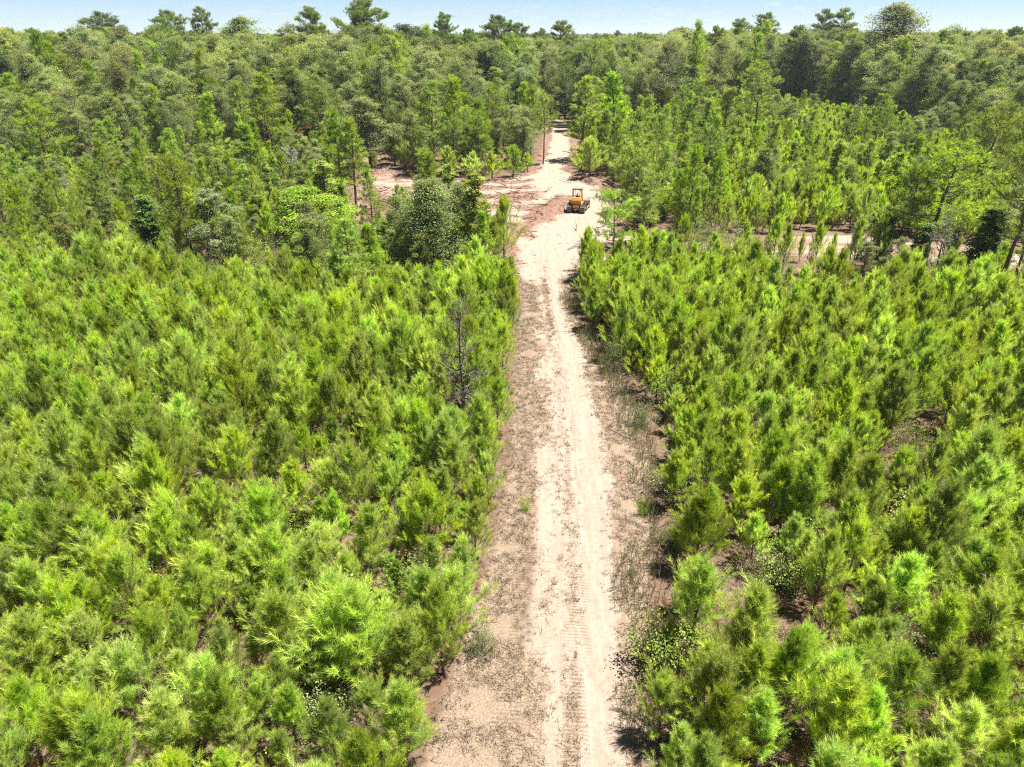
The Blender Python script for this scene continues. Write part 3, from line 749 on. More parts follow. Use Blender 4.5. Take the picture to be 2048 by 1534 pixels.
for u, vb, vt, k, lb in [(150, 430, 350, 3, "thin bare grey stem in the far-left scrub"), (300, 455, 385, 0, "small grey bare tree left of the olive-grey tree"), (520, 450, 385, 3, "slim bleached stem left of the lime bush"),
        (690, 300, 200, 3, "bare grey trunk in the forest left of the sand patch"), (400, 300, 215, 3, "pale bare trunk in the left forest"), (1000, 300, 215, 3, "grey bare tree behind the middle of the clearing's tree row"),
        (1575, 395, 330, 0, "grey bare tree inside the right sapling field"), (1700, 280, 190, 3, "tall bare trunk at the back of the right sapling field"), (1920, 330, 235, 3, "bare grey trunk in the right forest edge"), (40, 250, 160, 3, "bare grey crown at the left border of the forest")]:
    put("dead_tree", SNAG[k], u, vb, vt, "dead tree", "", 40, label=lb)
put("dead_tree", SNAG[0], 592, 388, 290, "dead tree", "", 90, label="silver-grey dead tree with spreading bare branches, upper left")
put("dead_tree", SNAG[1], 930, 880, 600, "dead tree", "", 120, rz=.4, label="dark bare dead tree among saplings left of the track")
put("dead_tree", SNAG[2], 1465, 555, 440, "dead tree", "", 56, label="pale drooping dead bush right of the clearing")
put("dead_tree", SNAG[0], 1862, 575, 430, "dead tree", "", 130, label="grey tangled dead tree beside the vine-covered column")
put("dead_tree", SNAG[3], 1990, 520, 360, "dead tree", "", 90, label="bleached dead branches beside the leaning right-border pine")
put("dead_tree", SNAG[2], 1561, 565, 490, "dead tree", "", 26, label="thin white dead stem with a tuft at the branch track")
put("dead_tree", SNAG[3], 470, 408, 300, "dead tree", "", 50, label="leaning pale dead stems below the left forest edge")
put("dead_tree", SNAG[0], 1330, 345, 292, "dead tree", "", 50, label="grey bare tree among pines right of the far track")
put("dead_tree", SNAG[3], 210, 400, 270, "dead tree", "", 40, label="pale bare trunk at the left forest edge")
# small bushy pines round the clearing
for (p, u, vb, vt, w, lb) in [(4, 1008, 518, 408, 62, "rounded bushy young pine at the clearing's lower left corner"), (7, 898, 362, 300, 50, "bright bushy young pine, leftmost in front of the row behind the clearing"),
        (0, 945, 366, 312, 48, "bushy young pine, second in front of the row behind the clearing"), (3, 985, 362, 310, 44, "bushy young pine, third in front of the row behind the clearing"), (4, 1026, 356, 300, 58, "plump young pine at the left corner of the far track"), (8, 1055, 345, 312, 36, "small brownish young pine at the left mouth of the far track"),
        (4, 1178, 358, 288, 64, "bushy young pine at the right mouth of the far track"), (0, 1205, 352, 296, 54, "young pine just right of the far track's mouth"), (6, 1248, 372, 300, 54, "young pine by the clearing's upper right corner"),
        (2, 1175, 560, 490, 56, "upright young pine left of the lone pine's trunk"), (5, 752, 342, 300, 18, "spindly young pine alone on the scraped ground"), (2, 1700, 545, 440, 56, "upright young pine alone on the sandy branch track"), (2, 1660, 530, 470, 26, "small young pine on the near edge of the branch track"), (5, 1598, 525, 470, 22, "little young pine at the start of the branch track"),
        (0, 1562, 548, 458, 40, "young pine left end of the sandy branch track"), (3, 1625, 550, 452, 46, "feathery young pine before the branch track"), (1, 1742, 552, 442, 54, "broad young pine covering part of the branch track"),
        (7, 1885, 565, 462, 60, "plump young pine left of the vine-covered column"), (4, 790, 330, 270, 50, "pale young pine near the small sand patch"), (3, 820, 338, 262, 44, "light young pine behind the clearing's left part")]:
    put("young_pine", YOUNG[p], u, vb, vt, "young pine", "", w, label=lb)
# shrubs that show on their own along the track
for (p, u, vb, vt, w, lb) in [(1, 1222, 745, 665, 60, "grey-green round shrub at the right edge of the track"), (1, 1278, 850, 790, 66, "pale sage shrub in dry grass right of the track"), (5, 1330, 772, 735, 90, "brown leafless thicket right of the track"),
        (1, 1360, 1500, 1400, 120, "silvery-green shrub at the bottom right beside the track"), (2, 1345, 1090, 1030, 80, "rounded grey-green shrub right of the lower track"), (4, 1285, 1030, 985, 40, "weedy green tuft right of the track"), (4, 1050, 1020, 990, 34, "small green weed clump at the left edge of the track"),
        (1, 962, 1310, 1230, 70, "grey-green twiggy shrub at the left edge of the lower track"), (3, 600, 1420, 1370, 80, "straw-coloured half dry shrub among saplings, lower left"), (3, 895, 915, 880, 50, "pale dried shrub left of the track below the dead tree"),
        (3, 372, 745, 690, 70, "pale straw shrub inside the left sapling field"), (0, 390, 690, 655, 46, "yellow leafy shrub inside the left sapling field"), (2, 1630, 690, 610, 90, "mid green round shrub in the right sapling field"), (0, 1590, 620, 570, 90, "yellowish leafy shrub near the branch track"),
        (0, 1375, 545, 470, 100, "yellow-green leafy shrub right of the lone pine"), (0, 740, 615, 560, 90, "yellow-green shrub below the big dark oak"), (3, 560, 580, 540, 60, "dry reddish shrub below the lime bush"), (2, 220, 480, 420, 110, "olive shrub thicket at the top of the left field"),
        (5, 1135, 1460, 1440, 10, "twig clump on track")][:-1]:
    put("shrub", SHRUB[p], u, vb, vt, "shrub", "", w, label=lb)
for i, u in enumerate(range(1284, 1545, 20)):      # the thicket that hides the near half of the branch track
    vb = 516 + R.uniform(4, 24); vt = vb - R.uniform(52, 92)
    if i % 3 == 1: put("young_pine", YOUNG[i % 10], u, vb, vt, "young pine", "in the thicket before the branch track", R.uniform(36, 56))
    else: put("shrub", SHRUB[[0, 4, 2, 0][i % 4]], u, vb, vt, "shrub", "in the thicket before the branch track", R.uniform(50, 80))

KEEPA = np.array(KEEP)
def blocked(x, y, f=.6):
    d = np.hypot(KEEPA[:, 0] - x, KEEPA[:, 1] - y)
    return bool((d < KEEPA[:, 2] * f).any())
def seen(x, y, h, m=70):
    u, v, d = proj(np.array([x, x]), np.array([y, y]), np.array([0, h]))
    return d.min() > 2 and u.max() > -m and u.min() < 2048 + m and v.max() > -m and v.min() < 1534 + m

# ------------------------------------------------------------------ the plantation of saplings
def scatter(poly, step, jit, seed, dmax=1e9):
    rs = random.Random(seed)
    x0, y0 = poly.min(0); x1, y1 = poly.max(0)
    y0 = max(y0, 6.0)
    out = []; y = y0
    while y < y1:
        x = max(x0, -y * .95 - 12); xe = min(x1, y * .95 + 12)
        while x < xe:
            px, py = x + rs.uniform(-jit, jit) * step, y + rs.uniform(-jit, jit) * step
            out.append((px, py)); x += step
        y += step
    P = np.array(out)
    return P[in_poly(P * [1, 1] if True else P, P[:, 0], P[:, 1])] if False else P[in_poly(poly, P[:, 0], P[:, 1])]
sap, gaps = [], []
for poly, step, seed in ((FIELD_L, 1.48, 1), (FIELD_R, 1.48, 2), (FIELD_B, 1.75, 3)):
    rs = random.Random(seed * 11)
    for x, y in scatter(poly, step, .36, seed):
        if rs.random() < .02: continue
        s = float(bare(np.array([x]), np.array([y]))[0])
        nz_ = float(fbm(np.array([x * .11]), np.array([y * .11]), 77, 3)[0])
        gap = float(fbm(np.array([x * .2]), np.array([y * .2]), 99, 2)[0])
        if gap < .25:
            if rs.random() < .55 and s < -1.2: gaps.append((x, y, rs.uniform(.8, 2.0), rs.choice([5, 5, 3, 1])))
            continue
        h = (2.25 + 2.9 * nz_) * rs.choice([rs.uniform(.55, .85), rs.uniform(.8, 1.15), rs.uniform(.9, 1.3)])
        h = min(h, 5.0)
        if y > 40: h *= 1.06
        if s > -.35 - .10 * h * rs.random() - (.75 if x > 0 and 22 < y < 52 else 0): continue
        if blocked(x, y, .45) or not seen(x, y, h): continue
        sap.append((x, y, h, rs.uniform(0, 6.28), rs.randrange(len(YOUNG)), rs.uniform(.85, 1.3)))
sap.sort(key=lambda a: math.hypot(a[1], H) + abs(a[0]) * .05)
N_IND = 300 - sum(1 for p in PLACED if p["kind"] == "young_pine")
for (x, y, h, rz, v, ws) in sap[:N_IND]:
    side = "left of the track" if x < track_x(y, 3) else "right of the track"
    d = -float(bare(np.array([x]), np.array([y]))[0])
    place("young_pine", YOUNG[v], x, y, h, rz, (R.gauss(0, .035), R.gauss(0, .035)), ws, "young pine", None, ("at the track edge, " if d < 2.0 else "in the planting ") + side, ground_z(x, y) - .05)
mass("young_pines", YOUNG, [(x, y, ground_z(x, y) - .05, h / 4.0, rz, v) for (x, y, h, rz, v, ws) in sap[N_IND:]], "dense mass of young bright green pines filling the planting farther up both sides", "young pines")
print("saplings", len(sap))

# ------------------------------------------------------------------ mixed scrub, mid trees, forest
shr, midp, midh, hard, hpine = list(gaps), [], [], [], []
rs = random.Random(21)
for poly, step, kind in ((MIX_L, 2.1, 'L'), (MIX_R, 2.2, 'R'), (MIX_S, 2.3, 'S')):
    for x, y in scatter(poly, step, .42, hash(kind) % 7 if False else ord(kind)):
        if bare(np.array([x]), np.array([y]))[0] > -.9: continue
        if blocked(x, y, .4): continue
        q = rs.random(); h = rs.uniform(1.3, 3.4)
        if kind == 'L':
            if q < .46: shr.append((x, y, h * .95, rs.choice([0, 2, 2, 4, 0, 1, 3])))
            elif q < .66: sap_h = rs.uniform(2.5, 5); midp.append((x, y, sap_h, -1))
            elif q < .82: midh.append((x, y, rs.uniform(3.5, 7.5), rs.choice([1, 3, 4, 4, 2])))
            elif q < .93: midp.append((x, y, rs.uniform(5.5, 9.5), rs.choice([0, 1, 3, 5])))
        elif kind == 'R':
            if q < .38: shr.append((x, y, h * 1.1, rs.choice([0, 2, 4, 1])))
            elif q < .58: midh.append((x, y, rs.uniform(4, 8), rs.choice([1, 3, 4, 1])))
            elif q < .84: midp.append((x, y, rs.uniform(5, 11), rs.choice([0, 1, 3, 5, 5])))
            else: midp.append((x, y, rs.uniform(3, 5), -1))
        else:
            us = float(proj(x, y, 0)[0])
            if 1535 < us < 1845 and rs.random() < .8: continue
            if q < .55: shr.append((x, y, h, rs.choice([0, 2, 4, 1, 3])))
            elif q < .8: midp.append((x, y, rs.uniform(2.5, 4), -1))
            elif q < .93: midh.append((x, y, rs.uniform(3, 6), rs.choice([1, 4, 3])))
# scattered shrubs and poles inside the fields
for poly, step, p_s, p_p in ((FIELD_L, 3.6, .5, .02), (FIELD_R, 3.6, .5, .02), (FIELD_B, 4.0, .40, .34)):
    for x, y in scatter(poly, step, .5, 50 + int(step * 3) + int(poly[0][0])):
        if bare(np.array([x]), np.array([y]))[0] > -1.2 or blocked(x, y, .5): continue
        q = rs.random()
        if q < p_s: shr.append((x, y, rs.uniform(1.5, 3.3), rs.choice([0, 1, 2, 4, 3, 4, 0, 4])))
        elif q < p_s + p_p and y > 70: (midp if rs.random() < .5 else midh).append((x, y, rs.uniform(3.5, 9.5), rs.choice([0, 1, 3, 4])))
# low scrub under the forest's edge and along the clearing
for i in range(900):
    x, y = rs.uniform(-110, 110), rs.uniform(110, 235)
    if any(in_poly(P, np.array([x]), np.array([y]))[0] for P in (FIELD_B, MIX_L, MIX_R)): continue
    if bare(np.array([x]), np.array([y]))[0] > -1.0 or not seen(x, y, 3): continue
    shr.append((x, y, rs.uniform(1.5, 4.0), rs.choice([0, 1, 2, 2, 4, 3])))

def fh(y, x):
    n = float(fbm(np.array([x * .03]), np.array([y * .03]), 61, 3)[0])
    base = 10.0 + 11.0 * float(sstep(120, 215, y)) - 4.0 * float(sstep(250, 480, y))
    return base * (.72 + .5 * n)
def forest_ring(y0, y1, step, seed):
    rs2 = random.Random(seed); y = y0
    while y < y1:
        half = y * .80 + 14; x = -half
        while x < half:
            px, py = x + rs2.uniform(-.45, .45) * step, y + rs2.uniform(-.45, .45) * step
            x += step
            if rs2.random() < .08: continue
            if py < 270:
                a = np.array([px]), np.array([py])
                if bare(*a)[0] > -2.0: continue
                if any(in_poly(P, *a)[0] for P in (FIELD_L, FIELD_R, FIELD_B, MIX_L, MIX_R, MIX_S)): continue
                if blocked(px, py, .35): continue
            h = fh(py, px) * rs2.uniform(.72, 1.28)
            k = px / py                                # the canopy is lower along the far track's axis, higher on both flanks
            flank = not (-.10 < k < .20)
            h = min(h, 19.8 + rs2.uniform(-1.4, 1.0) + (rs2.uniform(0, 4.6) if flank and py < 380 else 0) + (1.0 if py > 500 else 0))
            if not seen(px, py, h): continue
            v = None
            pn = float(fbm(np.array([px * .02 + 5]), np.array([py * .02]), 81, 2)[0])
            if rs2.random() < .07 + .4 * max(0, pn - .5): hpine.append((px, py, h * rs2.uniform(.95, 1.06), rs2.randrange(6)))
            else: hard.append((px, py, h, rs2.choice([0, 0, 1, 2, 3, 4, 4, 5, 6, 7, 1, 6])))
        y += step
forest_ring(122, 200, 4.8, 1)
forest_ring(200, 330, 6.0, 2)
forest_ring(330, 620, 7.6, 3)
forest_ring(620, 1300, 10.5, 4)
forest_ring(1300, 2600, 19.0, 5)

def split(lst, n): lst = sorted(lst, key=lambda a: a[1] - a[2] * 3.0); return lst[:n], lst[n:]
def cnt(k): return sum(1 for p in PLACED if p["kind"] == k)
def ww(): return R.uniform(.9, 1.2)
def spot(x, y):
    if y > 120: return "in the forest"
    if in_poly(MIX_L, np.array([x]), np.array([y]))[0]: return "in the scrub left of the clearing"
    if in_poly(MIX_R, np.array([x]), np.array([y]))[0]: return "in the scrub right of the clearing"
    return "among the young pines"
# young pines inside the scrub join the mass; all others are single trees up to 300 of a kind
extra_young = [(x, y, ground_z(x, y), h / 4.0, R.uniform(0, 6.28), R.randrange(len(YOUNG))) for x, y, h, v in midp if v < 0 and seen(x, y, h)]
mass("scrub_pines", YOUNG, extra_young, "young pines scattered through the scrub round the clearing", "young pines")
a, b = split([s for s in shr if seen(s[0], s[1], s[2])], 300 - cnt("shrub"))
for x, y, h, v in a: place("shrub", SHRUB[v], x, y, h, R.uniform(0, 6.28), (0, 0), ww(), "shrub", None, spot(x, y), ground_z(x, y) - .05)
if b: mass("undergrowth", SHRUB, [(x, y, 0, h / 2, R.uniform(0, 6.28), v) for x, y, h, v in b], "green and brown undergrowth below the forest's edge", "undergrowth")
mp_all = [(x, y, h, v) for x, y, h, v in midp if v >= 0 and seen(x, y, h)] + [q for q in hpine if q[1] < 330]
a, b = split(mp_all, 300 - cnt("pine_tree"))
for x, y, h, v in a: place("pine_tree", MIDP[v], x, y, h, R.uniform(0, 6.28), (R.gauss(0, .03), R.gauss(0, .03)), ww() * (1 if h < 13 else .8), "pine tree", None, spot(x, y), ground_z(x, y) - .05)
far_pine = b + [q for q in hpine if q[1] >= 330]
for x, y, h, v in [m for m in midh if seen(m[0], m[1], m[2])]:
    place("small_tree", MIDH[v], x, y, h, R.uniform(0, 6.28), (R.gauss(0, .03), R.gauss(0, .03)), ww(), "small tree", None, spot(x, y), ground_z(x, y) - .05)
a, b = split(hard, 300 - cnt("hardwood_tree"))
for x, y, h, v in a: place("hardwood_tree", HARD[v], x, y, h, R.uniform(0, 6.28), (R.gauss(0, .04), R.gauss(0, .04)), ww(), "tree", None, spot(x, y), ground_z(x, y) - .05)
mass("forest", HARD, [(x, y, -.05, h / 17.0 * (1.0 if y < 600 else 1.35 if y < 1300 else 1.9) ** .0, R.uniform(0, 6.28), v) for x, y, h, v in b], "mixed green broad-leaved forest that runs on to the horizon", "forest")
far_tall = []
for i in range(420):
    y = 230 + 1900 * R.random() ** 1.3; x = R.uniform(-.78, .78) * y
    far_tall.append((x, y, -.05, R.uniform(.66, .86), R.uniform(0, 6.28), R.randrange(4)))
mass("pine_woods", MIDP, [(x, y, -.05, h / 10.0, R.uniform(0, 6.28), v) for x, y, h, v in far_pine], "pines mixed through the far forest", "pine woods")
mass("emergent_pines", TALL, far_tall, "dark pine tops standing above the far forest", "pine woods")
print("counts", {k: cnt(k) for k in {p["kind"] for p in PLACED}}, len(hard), len(hpine), len(shr))

# ------------------------------------------------------------------ dry grass, twigs, debris
def grass_stuff():
    rng = np.random.default_rng(5); g = Geo()
    n = 95000
    x = rng.uniform(-9, 12, n); y = rng.uniform(11, 75, n)
    x = x + np.interp(y, TRW[:, 0], TRW[:, 3])
    sa_, li_, gr_ = masks(x, y)
    pr = np.clip(gr_ * 1.0, 0, 1) * (fbm(x * .8, y * .8, 33, 3) > .36)
    k = rng.random(n) < pr * .8
    x, y = x[k], y[k]; z = height(x, y)
    m = len(x); nb = 7
    i = np.repeat(np.arange(m), nb)
    hgt = rng.uniform(.08, .36, m)
    base = np.stack([x, y, z - .01], 1)[i] + rng.normal(size=(m * nb, 3)) * [.06, .06, 0]
    d = unit(rng.normal(size=(m * nb, 3)) * [.8, .8, .2] + [0, 0, .75])
    tip = base + d * (hgt[i] * rng.uniform(.6, 1.2, m * nb))[:, None]
    sd = unit(np.cross(d, rng.normal(size=(m * nb, 3)))) * .011
    V = np.stack([base - sd, base + sd, tip], 1).reshape(-1, 3)
    c = np.array([.36, .275, .18]) * rng.uniform(.4, 1.3, (m, 1)); gsel = rng.random(m) < .10; c[gsel] = np.array([.13, .17, .04])
    g.add(V, np.repeat(c[i], 3, 0), np.arange(3 * len(i)).reshape(-1, 3))
    o = link("dry_grass", g.mesh("dry_grass", M_DRY)); tag(o, "short dry brown grass along the shoulders of the dirt track", "dry grass", None, "stuff")
grass_stuff()
def weeds_stuff():
    rng = np.random.default_rng(6); g = Geo()
    n = 2600
    y = rng.uniform(16, 62, n); x = np.interp(y, TRW[:, 0], TRW[:, 5]) + rng.uniform(-1.1, .7, n) * (.5 + fbm(y * .3, y * 0 + 3.3, 12, 2))
    k = fbm(x * .5, y * .25, 71, 3) > .46; x, y = x[k], y[k]; m = len(x)
    P = np.stack([x, y, height(x, y)], 1); hh = rng.uniform(.35, 1.0, m)
    D = unit(rng.normal(size=(m, 3)) * [.15, .15, 0] + [0, 0, 1])
    c = np.where(rng.random((m, 1)) < .55, np.array([[.22, .29, .07]]), np.array([[.34, .26, .16]]))
    needles(g, P, D, hh, 16, .16, .016, .3, .9, c, rng)
    for p, d, q in zip(P, D, hh): g.tube([p, p + d * q], [.008, .004], 3, (.2, .17, .09))
    o = link("tall_weeds", g.mesh("tall_weeds", M_DRY)); tag(o, "tall thin green and straw weeds along the right edge of the track", "weeds", None, "stuff")
weeds_stuff()
def debris_stuff():
    rng = np.random.default_rng(8); g = Geo()
    n = 16000
    x = rng.uniform(-30, 22, n); y = rng.uniform(66, 150, n)
    sa_, li_, gr_ = masks(x, y); s = bare(x, y)
    k = (s > -1.5) & (rng.random(n) < .05 + .95 * li_ ** 1.5)
    x, y = x[k], y[k]; z = height(x, y)
    for a, b, c in zip(x, y, z):
        az = rng.uniform(0, 3.14); L = rng.uniform(.12, .5) if rng.random() < .85 else rng.uniform(.6, 2.2)
        r = L * .03 + .008; el = rng.normal(0, .18)
        d = np.array([math.cos(az) * math.cos(el), math.sin(az) * math.cos(el), math.sin(el)]) * L / 2
        p = np.array([a, b, c + r * .8 + abs(d[2])])
        t = rng.uniform(.6, 1.3); col = (.21 * t, .115 * t, .075 * t) if rng.random() < .75 else (.32 * t, .26 * t, .21 * t)
        g.tube([p - d, p + rng.normal(size=3) * L * .05, p + d], [r, r, r * .6], 4, col)
    o = link("woody_debris", g.mesh("woody_debris", M_DRY)); tag(o, "reddish bark chips and broken twigs strewn over the clearing", "debris", None, "stuff")
debris_stuff()
def litter_stuff():
    """low dead twigs and bracken on the floor between the saplings"""
    rng = np.random.default_rng(9); g = Geo()
    n = 30000
    y = 12 + 70 * rng.random(n) ** 1.2; x = rng.uniform(-1, 1, n) * (y * .8 + 8)
    s = bare(x, y); k = (s < -.1) & (fbm(x * .35, y * .35, 91, 3) > .40)
    x, y = x[k], y[k]; m = len(x); z = height(x, y)
    P = np.stack([x, y, z], 1); D = unit(rng.normal(size=(m, 3)) * [.6, .6, 0] + [0, 0, .8])
    br = np.array([[.20, .11, .065], [.26, .18, .12], [.14, .10, .08], [.09, .13, .03]])[rng.choice(4, m, p=[.4, .25, .2, .15])]
    needles(g, P, D, rng.uniform(.15, .7, m), 14, .20, .02, .4, 1.3, br, rng, .3)
    o = link("ground_cover", g.mesh("ground_cover", M_DRY)); tag(o, "brown dead fern, twigs and weeds covering the floor between saplings", "ground cover", None, "stuff")
litter_stuff()

# ------------------------------------------------------------------ fallen branches one can point at
def log(label, pts, r, tw=5, seed=0):
    rng = np.random.default_rng(seed); g = Geo()
    P = np.array([[*G(u, v), 0] for u, v in pts]); P[:, 2] = [ground_z(a, b) + r * .8 for a, b, _ in P]
    g.tube(P, np.linspace(r, r * .5, len(P)), 6, (.2, .15, .11))
    for i in range(tw):
        q = along(P, rng.uniform(.3, 1)); d = unit(P[-1] - P[0]) + rng.normal(size=3) * [.6, .6, .1] + [0, 0, .15]
        g.tube([q, q + d * .5, q + d * 1.0 + [0, 0, .1]], [r * .4, r * .25, r * .1], 4, (.22, .16, .12))
    o = link("fallen_branch", g.mesh("fallen_branch", M_SNAGD, True)); tag(o, label, "branch")
log("long dark fallen branch on the reddish ground behind the oak", [(728, 425), (760, 418), (800, 408)], .10, 7, 1)
log("thin fallen stem across the dry grass right of the track", [(1212, 855), (1262, 880)], .035, 3, 2)
log("pale thin stick leaning at the bottom right track edge", [(1297, 1458), (1322, 1500)], .03, 1, 3)
log("short dark branch in the pale sand of the clearing", [(1000, 392), (1030, 396), (1052, 392)], .06, 4, 4)
log("dark brush stem at the clearing's right upper corner", [(1205, 372), (1228, 385), (1240, 402)], .12, 9, 5)

# ------------------------------------------------------------------ bulldozer
import bmesh
M_YEL = paint_mat("worn_yellow_paint", (.46, .215, .018), (.20, .11, .05), .55, .5)
M_YEL2 = paint_mat("dull_yellow_paint", (.36, .19, .035), (.22, .13, .07), .6, .6)
M_STEEL = paint_mat("worn_track_steel", (.16, .155, .15), (.26, .2, .15), .5, .42, .35)
M_DARK = paint_mat("greasy_black_steel", (.03, .03, .032), (.1, .075, .055), .4, .6)
M_BLADE = paint_mat("scoured_blade_steel", (.36, .26, .13), (.30, .22, .15), .7, .5, .2)
M_SEAT = paint_mat("black_seat_vinyl", (.022, .022, .024), (.08, .06, .05), .3, .7)
M_TAN = paint_mat("faded_canopy_paint", (.19, .155, .125), (.25, .18, .12), .5, .7)

def bm_obj(name, fn, mat, parent, bev=.02):
    bm = bmesh.new(); fn(bm)
    if bev: bmesh.ops.bevel(bm, geom=[e for e in bm.edges if e.calc_face_angle(0) > .6], offset=bev, segments=2, affect='EDGES', clamp_overlap=True)
    me = bpy.data.meshes.new(name); bm.to_mesh(me); bm.free(); me.materials.append(mat)
    return link(name, me, parent)
def box(bm, c, s, taper=(1, 1), rot=None):
    r = bmesh.ops.create_cube(bm, size=1)["verts"]
    for v in r:
        top = v.co.z > 0
        v.co.x *= s[0] * (taper[0] if top else 1); v.co.y *= s[1] * (taper[1] if top else 1); v.co.z *= s[2]
    from mathutils import Matrix, Vector
    if rot: bmesh.ops.rotate(bm, verts=r, cent=(0, 0, 0), matrix=Matrix.Rotation(rot[1], 3, rot[0]))
    bmesh.ops.translate(bm, verts=r, vec=c)
def bar(bm, a, b, r, seg=8):
    from mathutils import Vector
    a, b = Vector(a), Vector(b); d = b - a
    v = bmesh.ops.create_cone(bm, segments=seg, radius1=r, radius2=r, depth=d.length, cap_ends=True)["verts"]
    q = d.to_track_quat('Z', 'Y').to_matrix()
    bmesh.ops.rotate(bm, verts=v, cent=(0, 0, 0), matrix=q); bmesh.ops.translate(bm, verts=v, vec=(a + b) / 2)
def profile_x(bm, prof, x0, x1):
    """prism: outline in the y-z plane drawn out from x0 to x1"""
    a = [bm.verts.new((x0, y, z)) for y, z in prof]; b = [bm.verts.new((x1, y, z)) for y, z in prof]
    bm.faces.new(a); bm.faces.new(list(reversed(b)))
    n = len(prof)
    for i in range(n): bm.faces.new((a[i], b[i], b[(i + 1) % n], a[(i + 1) % n]))
    bmesh.ops.recalc_face_normals(bm, faces=bm.faces)

gx_, gy_ = G(1151, 428)
dz = bpy.data.objects.new("bulldozer", None); COL.objects.link(dz)
dz.scale = (.81, .86, 1.02); dz.rotation_euler = (0, 0, math.radians(-13)); dz.location = (gx_ + .35, gy_ + 1.75, ground_z(gx_, gy_ + 1.75) - .02)
tag(dz, "orange-yellow bulldozer with roll cage and wide steel tracks parked on the clearing", "bulldozer")
TW, TC, LB, RB = .80, 1.13, 1.45, .46      # track width, track centre, half wheelbase, end radius
def belt_path(t):
    """closed track outline in y-z: two half circles joined by straights; t in metres"""
    per = 4 * LB + 2 * math.pi * RB; t %= per
    if t < 2 * LB: return (-LB + t, 2 * RB), (1, 0)
    t -= 2 * LB
    if t < math.pi * RB: a = math.pi / 2 - t / RB; return (LB + RB * math.cos(a), RB + RB * math.sin(a)), (math.sin(a), -math.cos(a))
    t -= math.pi * RB
    if t < 2 * LB: return (LB - t, 0), (-1, 0)
    t -= 2 * LB
    a = -math.pi / 2 - t / RB; return (-LB + RB * math.cos(a), RB + RB * math.sin(a)), (math.sin(a), -math.cos(a))
PER = 4 * LB + 2 * math.pi * RB
for sx in (-1, 1):
    cx = sx * TC
    def tb(bm, cx=cx):
        n = 40
        for i in range(n):
            (y, z), (ty, tz) = belt_path(i * PER / n)
            ang = math.atan2(tz, ty)
            from mathutils import Matrix
            v0 = len(bm.verts)
            r = bmesh.ops.create_cube(bm, size=1)["verts"]
            for v in r: v.co.x *= TW; v.co.y *= PER / n * .93; v.co.z *= .045
            g = bmesh.ops.create_cube(bm, size=1)["verts"]
            for v in g: v.co.x *= TW; v.co.y *= .03; v.co.z = v.co.z * .07 + .055
            bmesh.ops.rotate(bm, verts=r + g, cent=(0, 0, 0), matrix=Matrix.Rotation(ang, 3, 'X'))
            bmesh.ops.translate(bm, verts=r + g, vec=(cx, y, z + .06))
    t = bm_obj("track_belt", tb, M_STEEL, dz, 0)
    def fr(bm, cx=cx): profile_x(bm, [(-LB + .1, .3), (LB - .1, .3), (LB + .05, .5), (LB - .15, .74), (-LB + .15, .74), (-LB - .05, .5)], cx - .2, cx + .2)
    bm_obj("track_frame", fr, M_YEL2, t, .03)
    def sp(bm, cx=cx):
        for yy, rr in ((-LB, RB - .05), (LB, RB - .06)): bar(bm, (cx - .16, yy, RB + .06), (cx + .16, yy, RB + .06), rr, 18)
        for k in range(5): bar(bm, (cx - .24, -LB + .5 + k * .48, .2), (cx + .24, -LB + .5 + k * .48, .2), .14, 12)
    bm_obj("sprocket", sp, M_DARK, t, 0)
def body(bm):
    profile_x(bm, [(-1.25, .5), (1.9, .5), (2.15, .75), (2.15, 1.52), (1.95, 1.66), (.45, 1.72), (.35, 1.2), (-.9, 1.15), (-1.25, .95)], -.52, .52)
bm_obj("body", body, M_YEL, dz, .05)
def hood_top(bm): box(bm, (0, 1.2, 1.76), (.8, 1.4, .12), (.85, .95))
bm_obj("hood", hood_top, M_YEL, dz, .03)
def tank(bm):
    profile_x(bm, [(-1.62, 1.16), (-1.0, 1.16), (-.72, 1.25), (-.72, 1.95), (-1.15, 2.02), (-1.5, 1.92), (-1.66, 1.6)], -.82, .82)
bm_obj("fuel_tank", tank, M_YEL, dz, .10)
def rear(bm):
    profile_x(bm, [(-1.72, .62), (-1.2, .5), (-1.0, 1.14), (-1.64, 1.14), (-1.8, .95)], -.52, .52)
    bar(bm, (0, -1.78, .9), (0, -1.55, .9), .22, 16)
bm_obj("rear_housing", rear, M_YEL, dz, .05)
def hitch(bm):
    box(bm, (0, -1.76, .52), (.84, .2, .16)); box(bm, (0, -1.92, .46), (.22, .32, .1)); bar(bm, (0, -2.0, .38), (0, -2.0, .58), .04)
bm_obj("drawbar", hitch, M_TAN, dz, .02)
for sx in (-1, 1):
    def fend(bm, sx=sx): profile_x(bm, [(-1.35, 1.10), (.55, 1.10), (.75, 1.2), (.55, 1.30), (-1.25, 1.22)], sx * .56, sx * .98)
    bm_obj("fender", fend, M_YEL2, dz, .03)
def seat(bm): box(bm, (0, -.35, 1.45), (.56, .5, .2)); box(bm, (0, -.62, 1.82), (.56, .14, .62), (.85, .7)); box(bm, (-.4, -.35, 1.62), (.1, .45, .1)); box(bm, (.4, -.35, 1.62), (.1, .45, .1))
bm_obj("seat", seat, M_SEAT, dz, .04)
def dash(bm): box(bm, (0, .48, 1.72), (.8, .22, .35), (.9, .6)); bar(bm, (.25, .2, 1.3), (.2, .1, 1.95), .02); bar(bm, (-.25, .2, 1.3), (-.3, .1, 1.9), .02)
bm_obj("dashboard", dash, M_DARK, dz, .02)
for sx in (-1, 1):
    for yy in (-.82, .52):
        def post(bm, sx=sx, yy=yy): bar(bm, (sx * .78, yy, 1.25), (sx * .74, yy * .95, 3.0), .055, 8)
        bm_obj("cage_post", post, M_YEL2, dz, 0)
